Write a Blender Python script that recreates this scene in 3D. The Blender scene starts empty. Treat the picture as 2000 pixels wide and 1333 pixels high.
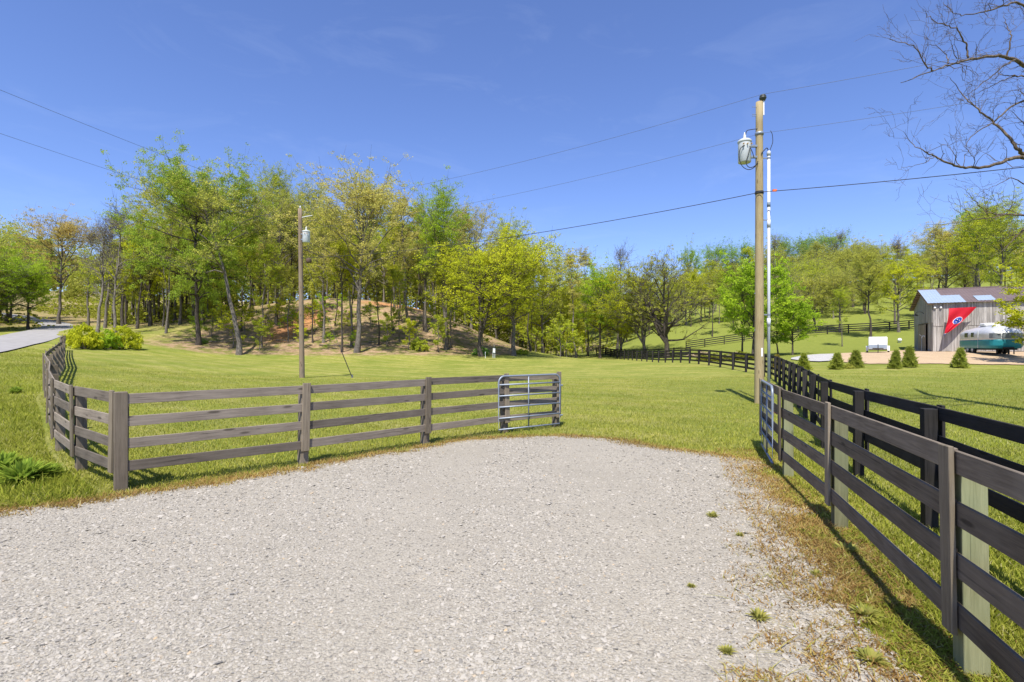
import bpy, math, random
import numpy as np
from mathutils import Vector, Matrix

rad = math.radians
rng = np.random.default_rng(7)
random.seed(7)
sc = bpy.context.scene
C = sc.collection
F, HOR, CAMZ = 1020.0, 680.0, 2.0          # focal length and horizon in photo pixels, eye height

# ------------------------------------------------------------------ terrain
CP = np.array([
 (0,-30,0),(-15,-10,0),(15,-10,0),(0,3,0),(5,3,0),(-5.6,7.3,0),(0,12,0),(5,10,0),(-3,20,.03),(8.8,18.5,.03),
 (-8,10,.12),(-10.4,11.7,.28),(-14.5,16,.45),(-22,26,.9),(-30,36,1.35),(-38,44,1.7),
 (-36,36,1.5),(-44,48,2.24),(-53.5,62,3.4),(-66.4,80,5.0),(-80,96,6.6),(-106,114,9.2),(-25,20,.9),(-15,5,.3),(-40,10,1.0),
 (-12.6,31,.2),(-20,45,.55),(-29.6,57,1.1),(-17,58,1.05),(-8,60,.95),(0,62,.85),(10,60,.55),(17,38,.25),(17,60,.3),(17,90,.45),
 (17,124,.54),(5,90,.85),(10,110,.8),(-20,32,.45),(-27,44,.95),
 (-25.9,88,10),(-33.7,86,9.6),(-16.9,86,8.7),(-7.8,80,5.1),(-3.5,72,2.0),(-45,84,7.8),(-37,63,2.5),(-48,70,4.6),(-21,72,4.6),
 (-30,73,4.9),(-12,72,3.6),(-21,63,1.9),(-58,84,6.2),
 (-30,110,11),(-30,150,12),(-60,120,10),(-60,160,13),(0,150,3),(-10,120,4),(0,100,1.6),(20,160,3),
 (15,30,.2),(24,36,.62),(30,36,.72),(38,36,.78),(31,41,1.3),(40.3,50,1.6),(60,47,1.9),(38,42,1.5),(45,58,1.9),(33,48,1.55),
 (35,28,.5),(20,20,.1),(40,18,.4),(60,25,.8),(26,47,1.2),
 (57,78,4.6),(39,80,3.2),(28,85,1.5),(48.5,110,8.5),(75,120,12.6),(32,110,5.8),(22.5,115,2.0),(88,150,19.6),(51,150,13.8),(31,160,6.7),
 (102,130,17),(121,130,16),(60,220,22),(0,220,6),(120,220,28),(-60,220,18),(-120,200,16),(160,100,16),(160,30,4),(-150,60,8),(-120,20,3),
 (-100,-60,0),(100,-60,0),(-300,200,30),(300,200,40),(0,400,30),(-250,400,40),(250,400,45),(-300,-60,5),(300,-60,5)], float)

def tps_fit(P, lam=2.0):
    n = len(P)
    d2 = ((P[:,None,:2]-P[None,:,:2])**2).sum(-1)
    K = np.where(d2>0, .5*d2*np.log(d2+1e-12), 0)
    A = np.zeros((n+3,n+3)); A[:n,:n] = K + lam*np.eye(n)
    A[:n,n] = 1; A[:n,n+1:] = P[:,:2]; A[n,:n] = 1; A[n+1:,:n] = P[:,:2].T
    return np.linalg.solve(A, np.concatenate([P[:,2],[0,0,0]]))
W = tps_fit(CP)
def terr(x, y):
    x = np.asarray(x,float); y = np.asarray(y,float); sh = np.broadcast(x,y).shape
    x = np.broadcast_to(x,sh).ravel(); y = np.broadcast_to(y,sh).ravel()
    out = np.empty(len(x))
    for i in range(0,len(x),20000):
        s = slice(i,i+20000)
        d2 = (x[s,None]-CP[None,:,0])**2 + (y[s,None]-CP[None,:,1])**2
        out[s] = (.5*d2*np.log(d2+1e-12))@W[:-3] + W[-3] + W[-2]*x[s] + W[-1]*y[s]
    # level the ground in front of and behind the camera
    near = np.clip((np.hypot(x-0.5, y-3)-9)/8, 0, 1); near = near*near*(3-2*near)
    return (out*near).reshape(sh)
def T(x, y): return float(terr(np.array([x]), np.array([y]))[0])

_ph = rng.uniform(0,6.28,(6,3)); _dir = rng.uniform(0,6.28,(6,2))
def fbm(x, y, s=1.0):
    v = 0; a = 1; f = s
    for k in range(6):
        u = np.cos(_dir[k,0])*x+np.sin(_dir[k,0])*y; w = np.cos(_dir[k,1]+1.3)*x+np.sin(_dir[k,1]+1.3)*y
        v = v + a*np.sin(f*u+_ph[k,0]+1.7*np.sin(.6*f*w+_ph[k,2]))*np.cos(f*.8*w+_ph[k,1]); a *= .6; f *= 1.9
    return v/2.0

def at(px, d, py=None):
    """world point on the view ray of a photo pixel at depth d (py None: on the terrain)"""
    x = (px-1000)*d/F
    z = T(x,d) if py is None else CAMZ+(HOR-py)*d/F
    return Vector((x,d,z))
def flat(px, py):
    d = 2*F/(py-HOR); return ((px-1000)*d/F, d)

# ------------------------------------------------------------------ node materials
class NB:
    def __init__(s, name):
        s.m = bpy.data.materials.new(name); s.m.use_nodes = True
        s.t = s.m.node_tree; s.t.nodes.clear()
        s.out = s.t.nodes.new('ShaderNodeOutputMaterial')
    def n(s, typ, ins=None, **kw):
        nd = s.t.nodes.new(typ)
        for k,v in kw.items(): setattr(nd,k,v)
        for k,v in (ins or {}).items():
            if hasattr(v,'is_output'): s.t.links.new(v, nd.inputs[k])
            else: nd.inputs[k].default_value = v
        return nd
    def noise(s, vec, scale, detail=4, rough=.55, dist=0):
        return s.n('ShaderNodeTexNoise', {'Vector':vec,'Scale':scale,'Detail':detail,'Roughness':rough,'Distortion':dist}).outputs['Fac']
    def ramp(s, fac, stops):
        r = s.n('ShaderNodeValToRGB', {'Fac':fac}); e = r.color_ramp.elements
        while len(e) < len(stops): e.new(.5)
        for i,(p,c) in enumerate(stops): e[i].position = p; e[i].color = (*c,1) if len(c)==3 else c
        return r.outputs['Color']
    def mix(s, fac, a, b, blend='MIX'):
        m = s.n('ShaderNodeMix', data_type='RGBA', blend_type=blend)
        for k,v in ((0,fac),(6,a),(7,b)):
            if hasattr(v,'is_output'): s.t.links.new(v, m.inputs[k])
            else: m.inputs[k].default_value = v if k==0 else ((*v,1) if len(v)==3 else v)
        return m.outputs[2]
    def math(s, op, a, b=0.0, clamp=False):
        m = s.n('ShaderNodeMath', {0:a,1:b}, operation=op); m.use_clamp = clamp; return m.outputs[0]
    def bump(s, h, strength=.5, dist=.02):
        return s.n('ShaderNodeBump', {'Height':h,'Strength':strength,'Distance':dist}).outputs['Normal']
    def attr(s, name): return s.n('ShaderNodeAttribute', attribute_name=name)
    def geo(s): return s.n('ShaderNodeNewGeometry').outputs['Position']
    def objc(s): return s.n('ShaderNodeTexCoord').outputs['Object']
    def pbr(s, col, rough=.8, metal=0, normal=None, spec=.3):
        i = {'Base Color':col if hasattr(col,'is_output') else (*col,1),'Roughness':rough,'Metallic':metal,'Specular IOR Level':spec}
        if normal is not None: i['Normal'] = normal
        b = s.n('ShaderNodeBsdfPrincipled', i)
        s.t.links.new(b.outputs[0], s.out.inputs[0]); return s.m

def plain(name, col, rough=.6, metal=0, var=.18, sc_=6, spec=.3):
    b = NB(name); f = b.noise(b.objc(), sc_, 5)
    c = b.mix(f, tuple(v*(1-var) for v in col), tuple(min(1,v*(1+var)) for v in col))
    return b.pbr(c, rough, metal, b.bump(f,.15,.005), spec)

def wood(name, dark, light, stain=None, grain=1.0):
    b = NB(name)
    info = b.n('ShaderNodeObjectInfo')
    off = b.n('ShaderNodeCombineXYZ', {0:b.math('MULTIPLY',info.outputs['Random'],40),1:b.math('MULTIPLY',info.outputs['Random'],17),2:0.0}).outputs[0]
    v = b.n('ShaderNodeVectorMath', {0:b.objc(),1:off}, operation='ADD').outputs[0]
    mp = b.n('ShaderNodeMapping', {'Vector':v,'Scale':(1.0,16,16)}).outputs[0]
    g = b.noise(mp, 2.2*grain, 7, .65, .6)
    fine = b.noise(b.n('ShaderNodeMapping', {'Vector':v,'Scale':(2.5,70,70)}).outputs[0], 2.5, 3, .6)
    big = b.noise(v, 1.6, 4)
    c = b.ramp(g, [(.25,dark),(.5,tuple((p+q)/2 for p,q in zip(dark,light))),(.75,light)])
    c = b.mix(b.math('MULTIPLY',fine,.5), c, tuple(x*.45 for x in dark))
    crk = b.noise(b.n('ShaderNodeMapping', {'Vector':v,'Scale':(.7,34,34)}).outputs[0], 1.6, 2, .5, .3)
    c = b.mix(b.ramp(crk,[(.30,(.85,.85,.85)),(.36,(0,0,0))]), c, tuple(x*.35 for x in dark))
    c = b.mix(b.ramp(big,[(.35,(0,0,0)),(.7,(1,1,1))]), c, b.mix(.5, c, stain or light))
    # knots
    vo = b.n('ShaderNodeTexVoronoi', {'Vector':b.n('ShaderNodeMapping',{'Vector':v,'Scale':(1.6,7,7)}).outputs[0],'Scale':1.0})
    kn = b.ramp(vo.outputs['Distance'], [(.10,(1,1,1)),(.17,(0,0,0))])
    c = b.mix(b.math('MULTIPLY',kn,.7), c, tuple(x*.4 for x in dark))
    lum = b.n('ShaderNodeMapRange', {0:info.outputs['Random'],1:0.0,2:1.0,3:.66,4:1.30}).outputs[0]
    c = b.mix(1.0, c, b.n('ShaderNodeCombineColor',{0:lum,1:lum,2:lum}).outputs[0], 'MULTIPLY')
    return b.pbr(c, .85, 0, b.bump(b.math('ADD',g,b.math('MULTIPLY',fine,.5)),.5,.006), .2)

def leafmat(name, trans=.35):
    b = NB(name)
    info = b.n('ShaderNodeObjectInfo')
    t = b.attr('tone').outputs['Fac']
    f = b.n('ShaderNodeMapRange', {0:t,1:0.0,2:1.0,3:.70,4:1.32}).outputs[0]
    c = b.mix(1.0, info.outputs['Color'], b.n('ShaderNodeCombineColor',{0:f,1:f,2:f}).outputs[0], 'MULTIPLY')
    hs = b.n('ShaderNodeHueSaturation', {'Hue':b.n('ShaderNodeMapRange',{0:t,1:0.0,2:1.0,3:.515,4:.485}).outputs[0],'Color':c}).outputs[0]
    d = b.n('ShaderNodeBsdfDiffuse', {'Color':hs}); tr = b.n('ShaderNodeBsdfTranslucent', {'Color':hs})
    m = b.n('ShaderNodeMixShader', {0:trans,1:d.outputs[0],2:tr.outputs[0]})
    b.t.links.new(m.outputs[0], b.out.inputs[0]); return b.m

def barkmat():
    b = NB('bark'); v = b.objc()
    info = b.n('ShaderNodeObjectInfo')
    mp = b.n('ShaderNodeMapping', {'Vector':v,'Scale':(6,6,1.2)}).outputs[0]
    g = b.noise(mp, 2.5, 6, .65, .4)
    c = b.ramp(g, [(.3,(.05,.042,.033)),(.5,(.14,.12,.098)),(.72,(.27,.245,.21))])
    c = b.mix(1.0, c, info.outputs['Color'], 'MULTIPLY')
    return b.pbr(c, .9, 0, b.bump(g,.6,.03), .15)

def bladesmat(name, stops, trans=.4):
    b = NB(name); t = b.attr('tone').outputs['Fac']
    c = b.ramp(t, stops)
    big = b.noise(b.geo(), .35, 4)
    k = b.n('ShaderNodeMapRange',{0:big,1:.3,2:.7,3:.75,4:1.2}).outputs[0]
    c = b.mix(1.0, c, b.n('ShaderNodeCombineColor',{0:k,1:k,2:b.math('MULTIPLY',k,.9)}).outputs[0], 'MULTIPLY')
    d = b.n('ShaderNodeBsdfDiffuse', {'Color':c}); tr = b.n('ShaderNodeBsdfTranslucent', {'Color':c})
    m = b.n('ShaderNodeMixShader', {0:trans,1:d.outputs[0],2:tr.outputs[0]})
    b.t.links.new(m.outputs[0], b.out.inputs[0]); return b.m

def groundmat():
    b = NB('meadow_ground'); p = b.geo()
    n1 = b.noise(p,.25,5); n2 = b.noise(p,2.2,5,.6); n3 = b.noise(p,14,4,.7); n4 = b.noise(p,60,3,.7)
    base = b.ramp(n2, [(.3,(.230,.242,.044)),(.55,(.350,.348,.070)),(.75,(.470,.430,.130))])
    # mown stripes
    sep = b.n('ShaderNodeSeparateXYZ', {0:p})
    u = b.math('ADD', b.math('MULTIPLY',sep.outputs[0],.62), b.math('MULTIPLY',sep.outputs[1],.95))
    u = b.math('ADD', u, b.math('MULTIPLY',n1,3.0))
    st = b.math('MULTIPLY', b.math('SINE', b.math('MULTIPLY',u,2.7)), .5)
    base = b.mix(b.math('ADD',b.math('MULTIPLY',st,1.0),.36,True), base, b.ramp(n2,[(.3,(.310,.290,.068)),(.75,(.540,.475,.175))]))
    base = b.mix(b.ramp(n3,[(.42,(1,1,1)),(.62,(0,0,0))]), base, b.mix(.55,base,(.105,.135,.018)))
    base = b.mix(b.ramp(n1,[(.4,(0,0,0)),(.66,(1,1,1))]), base, b.mix(.6,base,(.13,.185,.022)))
    lush = b.mix(n2, (.135,.170,.028), (.255,.275,.055))
    base = b.mix(b.attr('lush').outputs['Fac'], base, lush)
    dirt = b.ramp(b.math('ADD',b.math('MULTIPLY',n2,.5),b.math('MULTIPLY',n3,.5)), [(.32,(.14,.092,.052)),(.5,(.33,.225,.130)),(.68,(.52,.39,.24))])
    dirt = b.mix(b.ramp(b.noise(p,.8,5),[(.46,(0,0,0)),(.60,(1,1,1))]), dirt, b.ramp(n3,[(.35,(.12,.135,.03)),(.7,(.24,.22,.06))]))
    base = b.mix(b.attr('dirt').outputs['Fac'], base, dirt)
    red = b.ramp(n2, [(.3,(.34,.145,.06)),(.7,(.55,.27,.12))])
    base = b.mix(b.attr('clay').outputs['Fac'], base, red)
    dry = b.ramp(n3, [(.3,(.17,.105,.04)),(.5,(.33,.235,.10)),(.7,(.24,.26,.055))])
    base = b.mix(b.attr('dry').outputs['Fac'], base, dry)
    h = b.math('ADD', b.math('MULTIPLY',n3,1.0), b.math('MULTIPLY',n4,.6))
    return b.pbr(base, .95, 0, b.bump(h,.9,.06), .1)

def gravelmat(name, a, c_, dark, drymask=True):
    b = NB(name); p = b.geo()
    vo = b.n('ShaderNodeTexVoronoi', {'Vector':p,'Scale':42.0}); vo2 = b.n('ShaderNodeTexVoronoi', {'Vector':p,'Scale':110.0})
    cell = b.n('ShaderNodeSeparateColor', {0:vo.outputs['Color']}).outputs[0]
    big = b.noise(p,.7,4); mid = b.noise(p,9,5)
    col = b.mix(cell, a, c_)
    col = b.mix(b.math('MULTIPLY',b.n('ShaderNodeSeparateColor',{0:vo2.outputs['Color']}).outputs[1],.5), col, tuple(x*.72 for x in a))
    col = b.mix(b.ramp(vo.outputs['Distance'],[(.55,(0,0,0)),(.95,(1,1,1))]), col, dark)
    col = b.mix(b.ramp(big,[(.35,(0,0,0)),(.7,(1,1,1))]), col, b.mix(.5,col,tuple(x*.8 for x in c_)))
    tan = b.ramp(mid,[(.55,(0,0,0)),(.72,(1,1,1))])
    if drymask:
        dm = b.math('MULTIPLY', b.math('MULTIPLY',b.attr('dry').outputs['Fac'],.85), b.ramp(b.noise(p,7,6,.75),[(.48,(0,0,0)),(.62,(1,1,1))]))
        col = b.mix(b.math('MULTIPLY',tan,.25), col, (.36,.30,.21))
        col = b.mix(dm, col, b.ramp(b.noise(p,38,4,.7),[(.3,(.16,.09,.035)),(.5,(.34,.24,.10)),(.7,(.24,.25,.06))]))
    h = b.math('ADD', b.math('MULTIPLY',vo.outputs['Distance'],-1.0), b.math('MULTIPLY',vo2.outputs['Distance'],-.5))
    return b.pbr(col, .92, 0, b.bump(h,.8,.012), .2)

M = {}
M['ground'] = groundmat()
M['gravel'] = gravelmat('crushed_limestone', (.410,.372,.300), (.345,.309,.246), (.20,.178,.145))
M['track'] = gravelmat('tan_dirt', (.56,.42,.27), (.46,.33,.20), (.34,.23,.13), False)
M['pad'] = gravelmat('pale_gravel', (.52,.50,.47), (.44,.42,.40), (.25,.24,.23), False)
b = NB('asphalt'); n_ = b.noise(b.geo(),1.2,6); n2_ = b.noise(b.geo(),30,3)
M['asphalt'] = b.pbr(b.mix(b.math('MULTIPLY',n2_,.4), b.ramp(n_,[(.3,(.27,.255,.245)),(.7,(.37,.355,.34))]), (.17,.165,.16)), .9, 0, b.bump(n2_,.4,.01))
M['grey_wood'] = wood('weathered_grey_wood', (.100,.080,.060), (.320,.268,.208), (.27,.228,.18))
M['grey_post'] = wood('weathered_post_wood', (.125,.098,.068), (.33,.270,.195), (.28,.235,.17))
M['dark_wood'] = wood('dark_stained_wood', (.066,.051,.037), (.262,.212,.155), (.225,.188,.145))
M['batten'] = wood('brown_grey_batten_wood', (.115,.090,.060), (.345,.285,.200), (.27,.225,.16))
M['green_post'] = wood('treated_green_wood', (.14,.135,.065), (.31,.295,.165), (.22,.26,.14))
M['black_wood'] = wood('black_painted_wood', (.014,.013,.012), (.052,.047,.043), (.055,.050,.047))
M['new_pole'] = wood('tan_pole_wood', (.21,.155,.075), (.42,.335,.185), (.32,.27,.15))
M['old_pole'] = wood('old_pole_wood', (.15,.115,.08), (.43,.355,.26), (.33,.21,.12))
M['barn_wood'] = wood('silvered_barn_boards', (.17,.155,.14), (.50,.46,.41), (.34,.29,.24))
M['door_wood'] = wood('tan_barn_door', (.22,.17,.12), (.46,.38,.28), (.36,.30,.22))
M['log'] = wood('cut_wood', (.28,.19,.12), (.58,.43,.30))
M['galv'] = plain('galvanised_steel', (.25,.285,.33), .5, .4, .2, 9)
M['grey_paint'] = plain('grey_paint', (.50,.53,.53), .45, 0, .10)
M['pvc'] = plain('grey_plastic_pipe', (.58,.60,.64), .4, 0, .06)
M['white'] = plain('white_paint', (.82,.82,.80), .35, 0, .05)
M['black'] = plain('black_rubber', (.018,.018,.018), .7)
M['dark'] = plain('dark_glass', (.03,.035,.04), .15, 0, .1, 4, .5)
M['wire'] = plain('black_cable', (.03,.03,.035), .6)
M['alwire'] = plain('dull_aluminium_wire', (.10,.11,.13), .5)
M['chain'] = plain('rusty_chain', (.30,.10,.07), .7)
M['orange'] = plain('orange_tag', (.75,.16,.04), .5)
M['porcelain'] = plain('porcelain', (.62,.62,.58), .3)
M['teal'] = plain('teal_paint', (.020,.205,.235), .35, .1, .35, 2.5)
M['silver'] = plain('weathered_aluminium', (.62,.62,.60), .42, .35, .22, 2.2)
M['plate'] = plain('bare_metal_panel', (.45,.50,.54), .35, .6)
M['red'] = plain('red_cloth', (.50,.008,.022), .6, 0, .1)
M['blue'] = plain('navy_cloth', (.02,.06,.32), .7)
M['wcloth'] = plain('white_cloth', (.80,.80,.80), .7, 0, .03)
M['rust_roof'] = plain('rusty_roof_sheet', (.165,.120,.108), .55, .2, .35, 1.5)
M['zinc'] = plain('zinc_roof_sheet', (.42,.50,.58), .4, .4, .15, 2)
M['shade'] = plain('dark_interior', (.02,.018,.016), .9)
M['bark'] = barkmat()
M['leaf'] = leafmat('spring_leaves', .48)
M['lawn'] = bladesmat('lawn_blades', [(0,(.17,.21,.026)),(.5,(.350,.362,.058)),(.85,(.51,.48,.12)),(1,(.55,.48,.21))])
M['verge'] = bladesmat('verge_blades', [(0,(.145,.195,.022)),(.5,(.300,.325,.045)),(.9,(.46,.45,.10)),(1,(.55,.50,.24))])
M['drygrass'] = bladesmat('dry_blades', [(0,(.15,.075,.028)),(.35,(.34,.20,.075)),(.7,(.48,.35,.14)),(.9,(.30,.30,.06)),(1,(.60,.52,.28))])
b = NB('limestone_chips'); t_ = b.attr('tone').outputs['Fac']
M['stone'] = b.pbr(b.mix(b.math('MULTIPLY',b.noise(b.geo(),60,3),.3), b.ramp(t_,[(0,(.15,.140,.120)),(.16,(.310,.285,.238)),(.6,(.385,.350,.288)),(.97,(.42,.384,.322)),(1,(.44,.32,.18))]), (.30,.28,.26)), .9)

# ------------------------------------------------------------------ object helpers
def link(o, parent=None):
    C.objects.link(o)
    if parent is not None: o.parent = parent
    return o
def tag(o, label=None, cat=None, group=None, kind=None):
    if label: o['label'] = label
    if cat: o['category'] = cat
    if group: o['group'] = group
    if kind: o['kind'] = kind
    return o
def thing(name, label, cat, loc=(0,0,0), rz=0, group=None):
    o = bpy.data.objects.new(name, None); o.location = loc; o.rotation_euler.z = rz; o.empty_display_size = .2
    link(o); return tag(o, label, cat, group)
class MB:
    """collects shapes into one mesh"""
    def __init__(s): s.v = []; s.f = []
    def add(s, v, f):
        k = len(s.v); s.v += [tuple(p) for p in v]; s.f += [tuple(i+k for i in q) for q in f]; return s
    def box(s, c, d, R=None):
        c = Vector(c); h = Vector(d)/2; v = []
        for sx in (-1,1):
            for sy in (-1,1):
                for sz in (-1,1):
                    p = Vector((sx*h.x,sy*h.y,sz*h.z)); v.append(c+(R@p if R else p))
        return s.add(v, [(0,1,3,2),(4,6,7,5),(0,4,5,1),(2,3,7,6),(0,2,6,4),(1,5,7,3)])
    def bbox(s, c, d, bv=.004, R=None):
        """box with chamfered edges"""
        c = Vector(c); h = Vector(d)/2; idx = {}; v = []; f = []
        def key(a, sg):
            k = (a,sg)
            if k not in idx:
                p = Vector([sg[i]*(h[i]-(0 if i==a else bv)) for i in range(3)])
                idx[k] = len(v); v.append(c+(R@p if R else p))
            return idx[k]
        S = (-1,1)
        for a in range(3):
            o = [i for i in range(3) if i != a]
            for s_ in S:
                q = []
                for (p_,r_) in ((-1,-1),(1,-1),(1,1),(-1,1)):
                    g = [0,0,0]; g[a]=s_; g[o[0]]=p_; g[o[1]]=r_; q.append(key(a,tuple(g)))
                f.append(q)
        for a in range(3):
            b_,c_ = [i for i in range(3) if i != a]
            for sb in S:
                for sc2 in S:
                    g0=[0,0,0]; g1=[0,0,0]; g0[a]=-1; g1[a]=1
                    for g in (g0,g1): g[b_]=sb; g[c_]=sc2
                    f.append([key(b_,tuple(g0)),key(b_,tuple(g1)),key(c_,tuple(g1)),key(c_,tuple(g0))])
        for g in [(x,y,z) for x in S for y in S for z in S]:
            f.append([key(0,g),key(1,g),key(2,g)])
        return s.add(v,f)
    def tube(s, pts, rr, k=8, cap=True):
        pts = np.asarray([tuple(p) for p in pts],float); n = len(pts)
        rr = np.full(n,rr,float) if np.isscalar(rr) else np.asarray(rr,float)
        tg = np.gradient(pts,axis=0); tg /= np.linalg.norm(tg,axis=1)[:,None]+1e-12
        m = np.abs(tg.mean(0)); ref = np.eye(3)[int(np.argmin(m))]
        u = np.cross(tg,ref); u /= np.linalg.norm(u,axis=1)[:,None]+1e-12; w = np.cross(tg,u)
        a = np.arange(k)*2*np.pi/k
        vv = pts[:,None]+rr[:,None,None]*(np.cos(a)[None,:,None]*u[:,None]+np.sin(a)[None,:,None]*w[:,None])
        f = [(i*k+j,i*k+(j+1)%k,(i+1)*k+(j+1)%k,(i+1)*k+j) for i in range(n-1) for j in range(k)]
        if cap: f += [tuple(range(k-1,-1,-1)), tuple((n-1)*k+j for j in range(k))]
        return s.add(vv.reshape(-1,3), f)
    def lathe(s, prof, c=(0,0,0), k=20, R=None):
        c = Vector(c); v = []; n = len(prof)
        for r,z in prof:
            for j in range(k):
                p = Vector((r*math.cos(2*math.pi*j/k), r*math.sin(2*math.pi*j/k), z)); v.append(c+(R@p if R else p))
        f = [(i*k+j,i*k+(j+1)%k,(i+1)*k+(j+1)%k,(i+1)*k+j) for i in range(n-1) for j in range(k)]
        f += [tuple(range(k-1,-1,-1)), tuple((n-1)*k+j for j in range(k))]
        return s.add(v,f)
    def build(s, name, mat, parent=None, smooth=False):
        me = bpy.data.meshes.new(name); me.from_pydata(s.v,[],s.f); me.materials.append(mat)
        me.validate(); 
        if smooth: me.polygons.foreach_set('use_smooth',[True]*len(me.polygons))
        o = bpy.data.objects.new(name, me); return link(o,parent)

def npmesh(name, V, Fc, mat, attrs=None, smooth=False):
    """mesh from numpy arrays, all faces with the same number of corners"""
    V = np.asarray(V,np.float32); Fc = np.asarray(Fc,np.int32); k = Fc.shape[1]
    me = bpy.data.meshes.new(name)
    me.vertices.add(len(V)); me.vertices.foreach_set('co', V.ravel())
    me.loops.add(Fc.size); me.loops.foreach_set('vertex_index', Fc.ravel())
    me.polygons.add(len(Fc)); me.polygons.foreach_set('loop_start', np.arange(0,Fc.size,k,dtype=np.int32))
    if smooth: me.polygons.foreach_set('use_smooth', np.ones(len(Fc),bool))
    for an,vals in (attrs or {}).items():
        at_ = me.attributes.new(an,'FLOAT','POINT'); at_.data.foreach_set('value', np.asarray(vals,np.float32))
    me.update(calc_edges=True); me.materials.append(mat); return me

def struct(name, me, kind='structure', label=None, cat=None):
    o = bpy.data.objects.new(name, me); link(o); return tag(o, label, cat, None, kind)

# ------------------------------------------------------------------ signed distance to a polygon (inside > 0)
def sdf(px, py, poly):
    P = np.asarray(poly,float); d = np.full(px.shape,1e9); ins = np.zeros(px.shape,bool)
    for i in range(len(P)):
        a = P[i]; b2 = P[(i+1)%len(P)]; e = b2-a
        t = np.clip(((px-a[0])*e[0]+(py-a[1])*e[1])/(e@e),0,1)
        d = np.minimum(d, np.hypot(px-a[0]-t*e[0], py-a[1]-t*e[1]))
        cr = ((a[1]>py)!=(b2[1]>py)) & (px < (b2[0]-a[0])*(py-a[1])/(b2[1]-a[1]+1e-12)+a[0])
        ins ^= cr
    return np.where(ins,d,-d)

GRAVEL = [(-16,-10),(-14,3),(-9.5,5.3),flat(0,1003),flat(110,990),flat(240,972),flat(420,946),flat(590,916),flat(700,896),flat(830,874),
          flat(900,862),flat(1000,855),flat(1100,853),flat(1190,858),flat(1280,877),flat(1380,890),flat(1450,899),flat(1490,905),
          (4.10,8.3),(3.72,7.0),(3.30,5.83),(2.92,4.5),(2.50,3.4),(2.15,2.3),(1.95,1),(2.05,-3),(1.9,-10)]
def gmask(x, y):
    return sdf(x,y,GRAVEL) + .17*fbm(x,y,2.3) + .11*fbm(x+9,y-4,8)+.05*fbm(x-3,y+7,23)
RFENCE = [(2.20,1.0),(2.84,3.22),(3.657,5.83),(4.286,8.1),(5.10,10.45)]          # post line of the right fence
def rf_x(y): return np.interp(y, [p[1] for p in RFENCE], [p[0] for p in RFENCE])
def dryzone(x, y):
    """dead weeds beside the right fence and along the far gravel edge"""
    side = np.clip(1-np.abs(x-(rf_x(y)-.30))/ (.75+.10*np.clip(9-y,0,9)),0,1)*(y<10.3)*(x<rf_x(y)+.5)
    edge = np.clip(1-np.abs(gmask(x,y)+.05)/.42,0,1)*.8
    return np.clip(np.maximum(side*.95,edge)+.25*fbm(x,y,4)*(np.maximum(side,edge)>.05),0,1)

# ------------------------------------------------------------------ ground
def axis(lo, hi, n, c, s):
    t = np.linspace(math.asinh((lo-c)/s), math.asinh((hi-c)/s), n); return c+s*np.sinh(t)
gx = axis(-320,320,430,0,14); gy = axis(-60,430,460,9,14)
X,Y = np.meshgrid(gx,gy); Z = terr(X,Y)
Z = Z + .02*fbm(X,Y,.5)*np.clip((np.hypot(X,Y-4)-12)/20,0,1)
nx,ny = len(gx),len(gy)
I = np.arange(nx*ny).reshape(ny,nx)
Fc = np.stack([I[:-1,:-1],I[:-1,1:],I[1:,1:],I[1:,:-1]],-1).reshape(-1,4)
ftX = np.interp(X, [-60,-50,-43,-38,-34,-29,-17,-8,0,4,8], [60,60,59,57.5,56.5,57,58.5,60.5,66,84,110])   # foot of the wooded hill
foot = np.clip((Y-ftX+1.2*fbm(X,Y,.35))/1.6,0,1)*np.clip((7-X)/4,0,1)*np.clip((X+62)/6,0,1)*(Y<180)
leftgrass = np.clip((-40-X)/5,0,1)*np.clip((78-Y)/8,0,1)
dirt = foot*(1-leftgrass*.8)
wood_floor = np.clip((Y-82)/6,0,1)*np.clip((2-X)/6,0,1)*.85; wood_floor = np.maximum(wood_floor, np.clip((-72-X+.0*Y)/6,0,1)*np.clip((X+Y*.0+400)/1,0,1)*.25); wood_floor=np.maximum(wood_floor, np.clip((Y-118)/8,0,1)*np.clip((26-X)/4,0,1)*.8)
clay = np.clip(1.15-np.hypot((X+30.5)/3.2,(Y-74)/9),0,1) + np.clip(1.05-np.hypot((X+20)/7,(Y-86)/3),0,1)
clay = np.clip(clay*1.5+.5*fbm(X,Y,.9)*(clay>0),0,1)*.85
lush = np.clip((X-18)/3,0,1)*np.clip((Y-30)/25,0,1)
lush = np.maximum(lush, .55*np.clip((X-rf_x(Y)-.6)/2,0,1)*np.clip((32-Y)/3,0,1)*(X>3))
lush = np.maximum(lush, np.clip((-rf_x(Y*0)-X-8)/6,0,1)*np.clip((20-Y)/10,0,1)*.7)
lush = np.clip(lush+.15*fbm(X,Y,.6)*(lush>.02),0,1)
dryg = np.where((np.abs(X)<20)&(Y<15), dryzone(X,Y), 0)
me = npmesh('ground', np.stack([X,Y,Z],-1).reshape(-1,3), Fc, M['ground'],
            {'dirt':np.maximum(dirt,np.clip((-np.maximum(X,-62)-62+ (X+62)*0+0)/1,0,0)+wood_floor).ravel(),'clay':(clay*foot).ravel(),'lush':lush.ravel(),'dry':dryg.ravel()}, True)
struct('ground', me)

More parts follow.
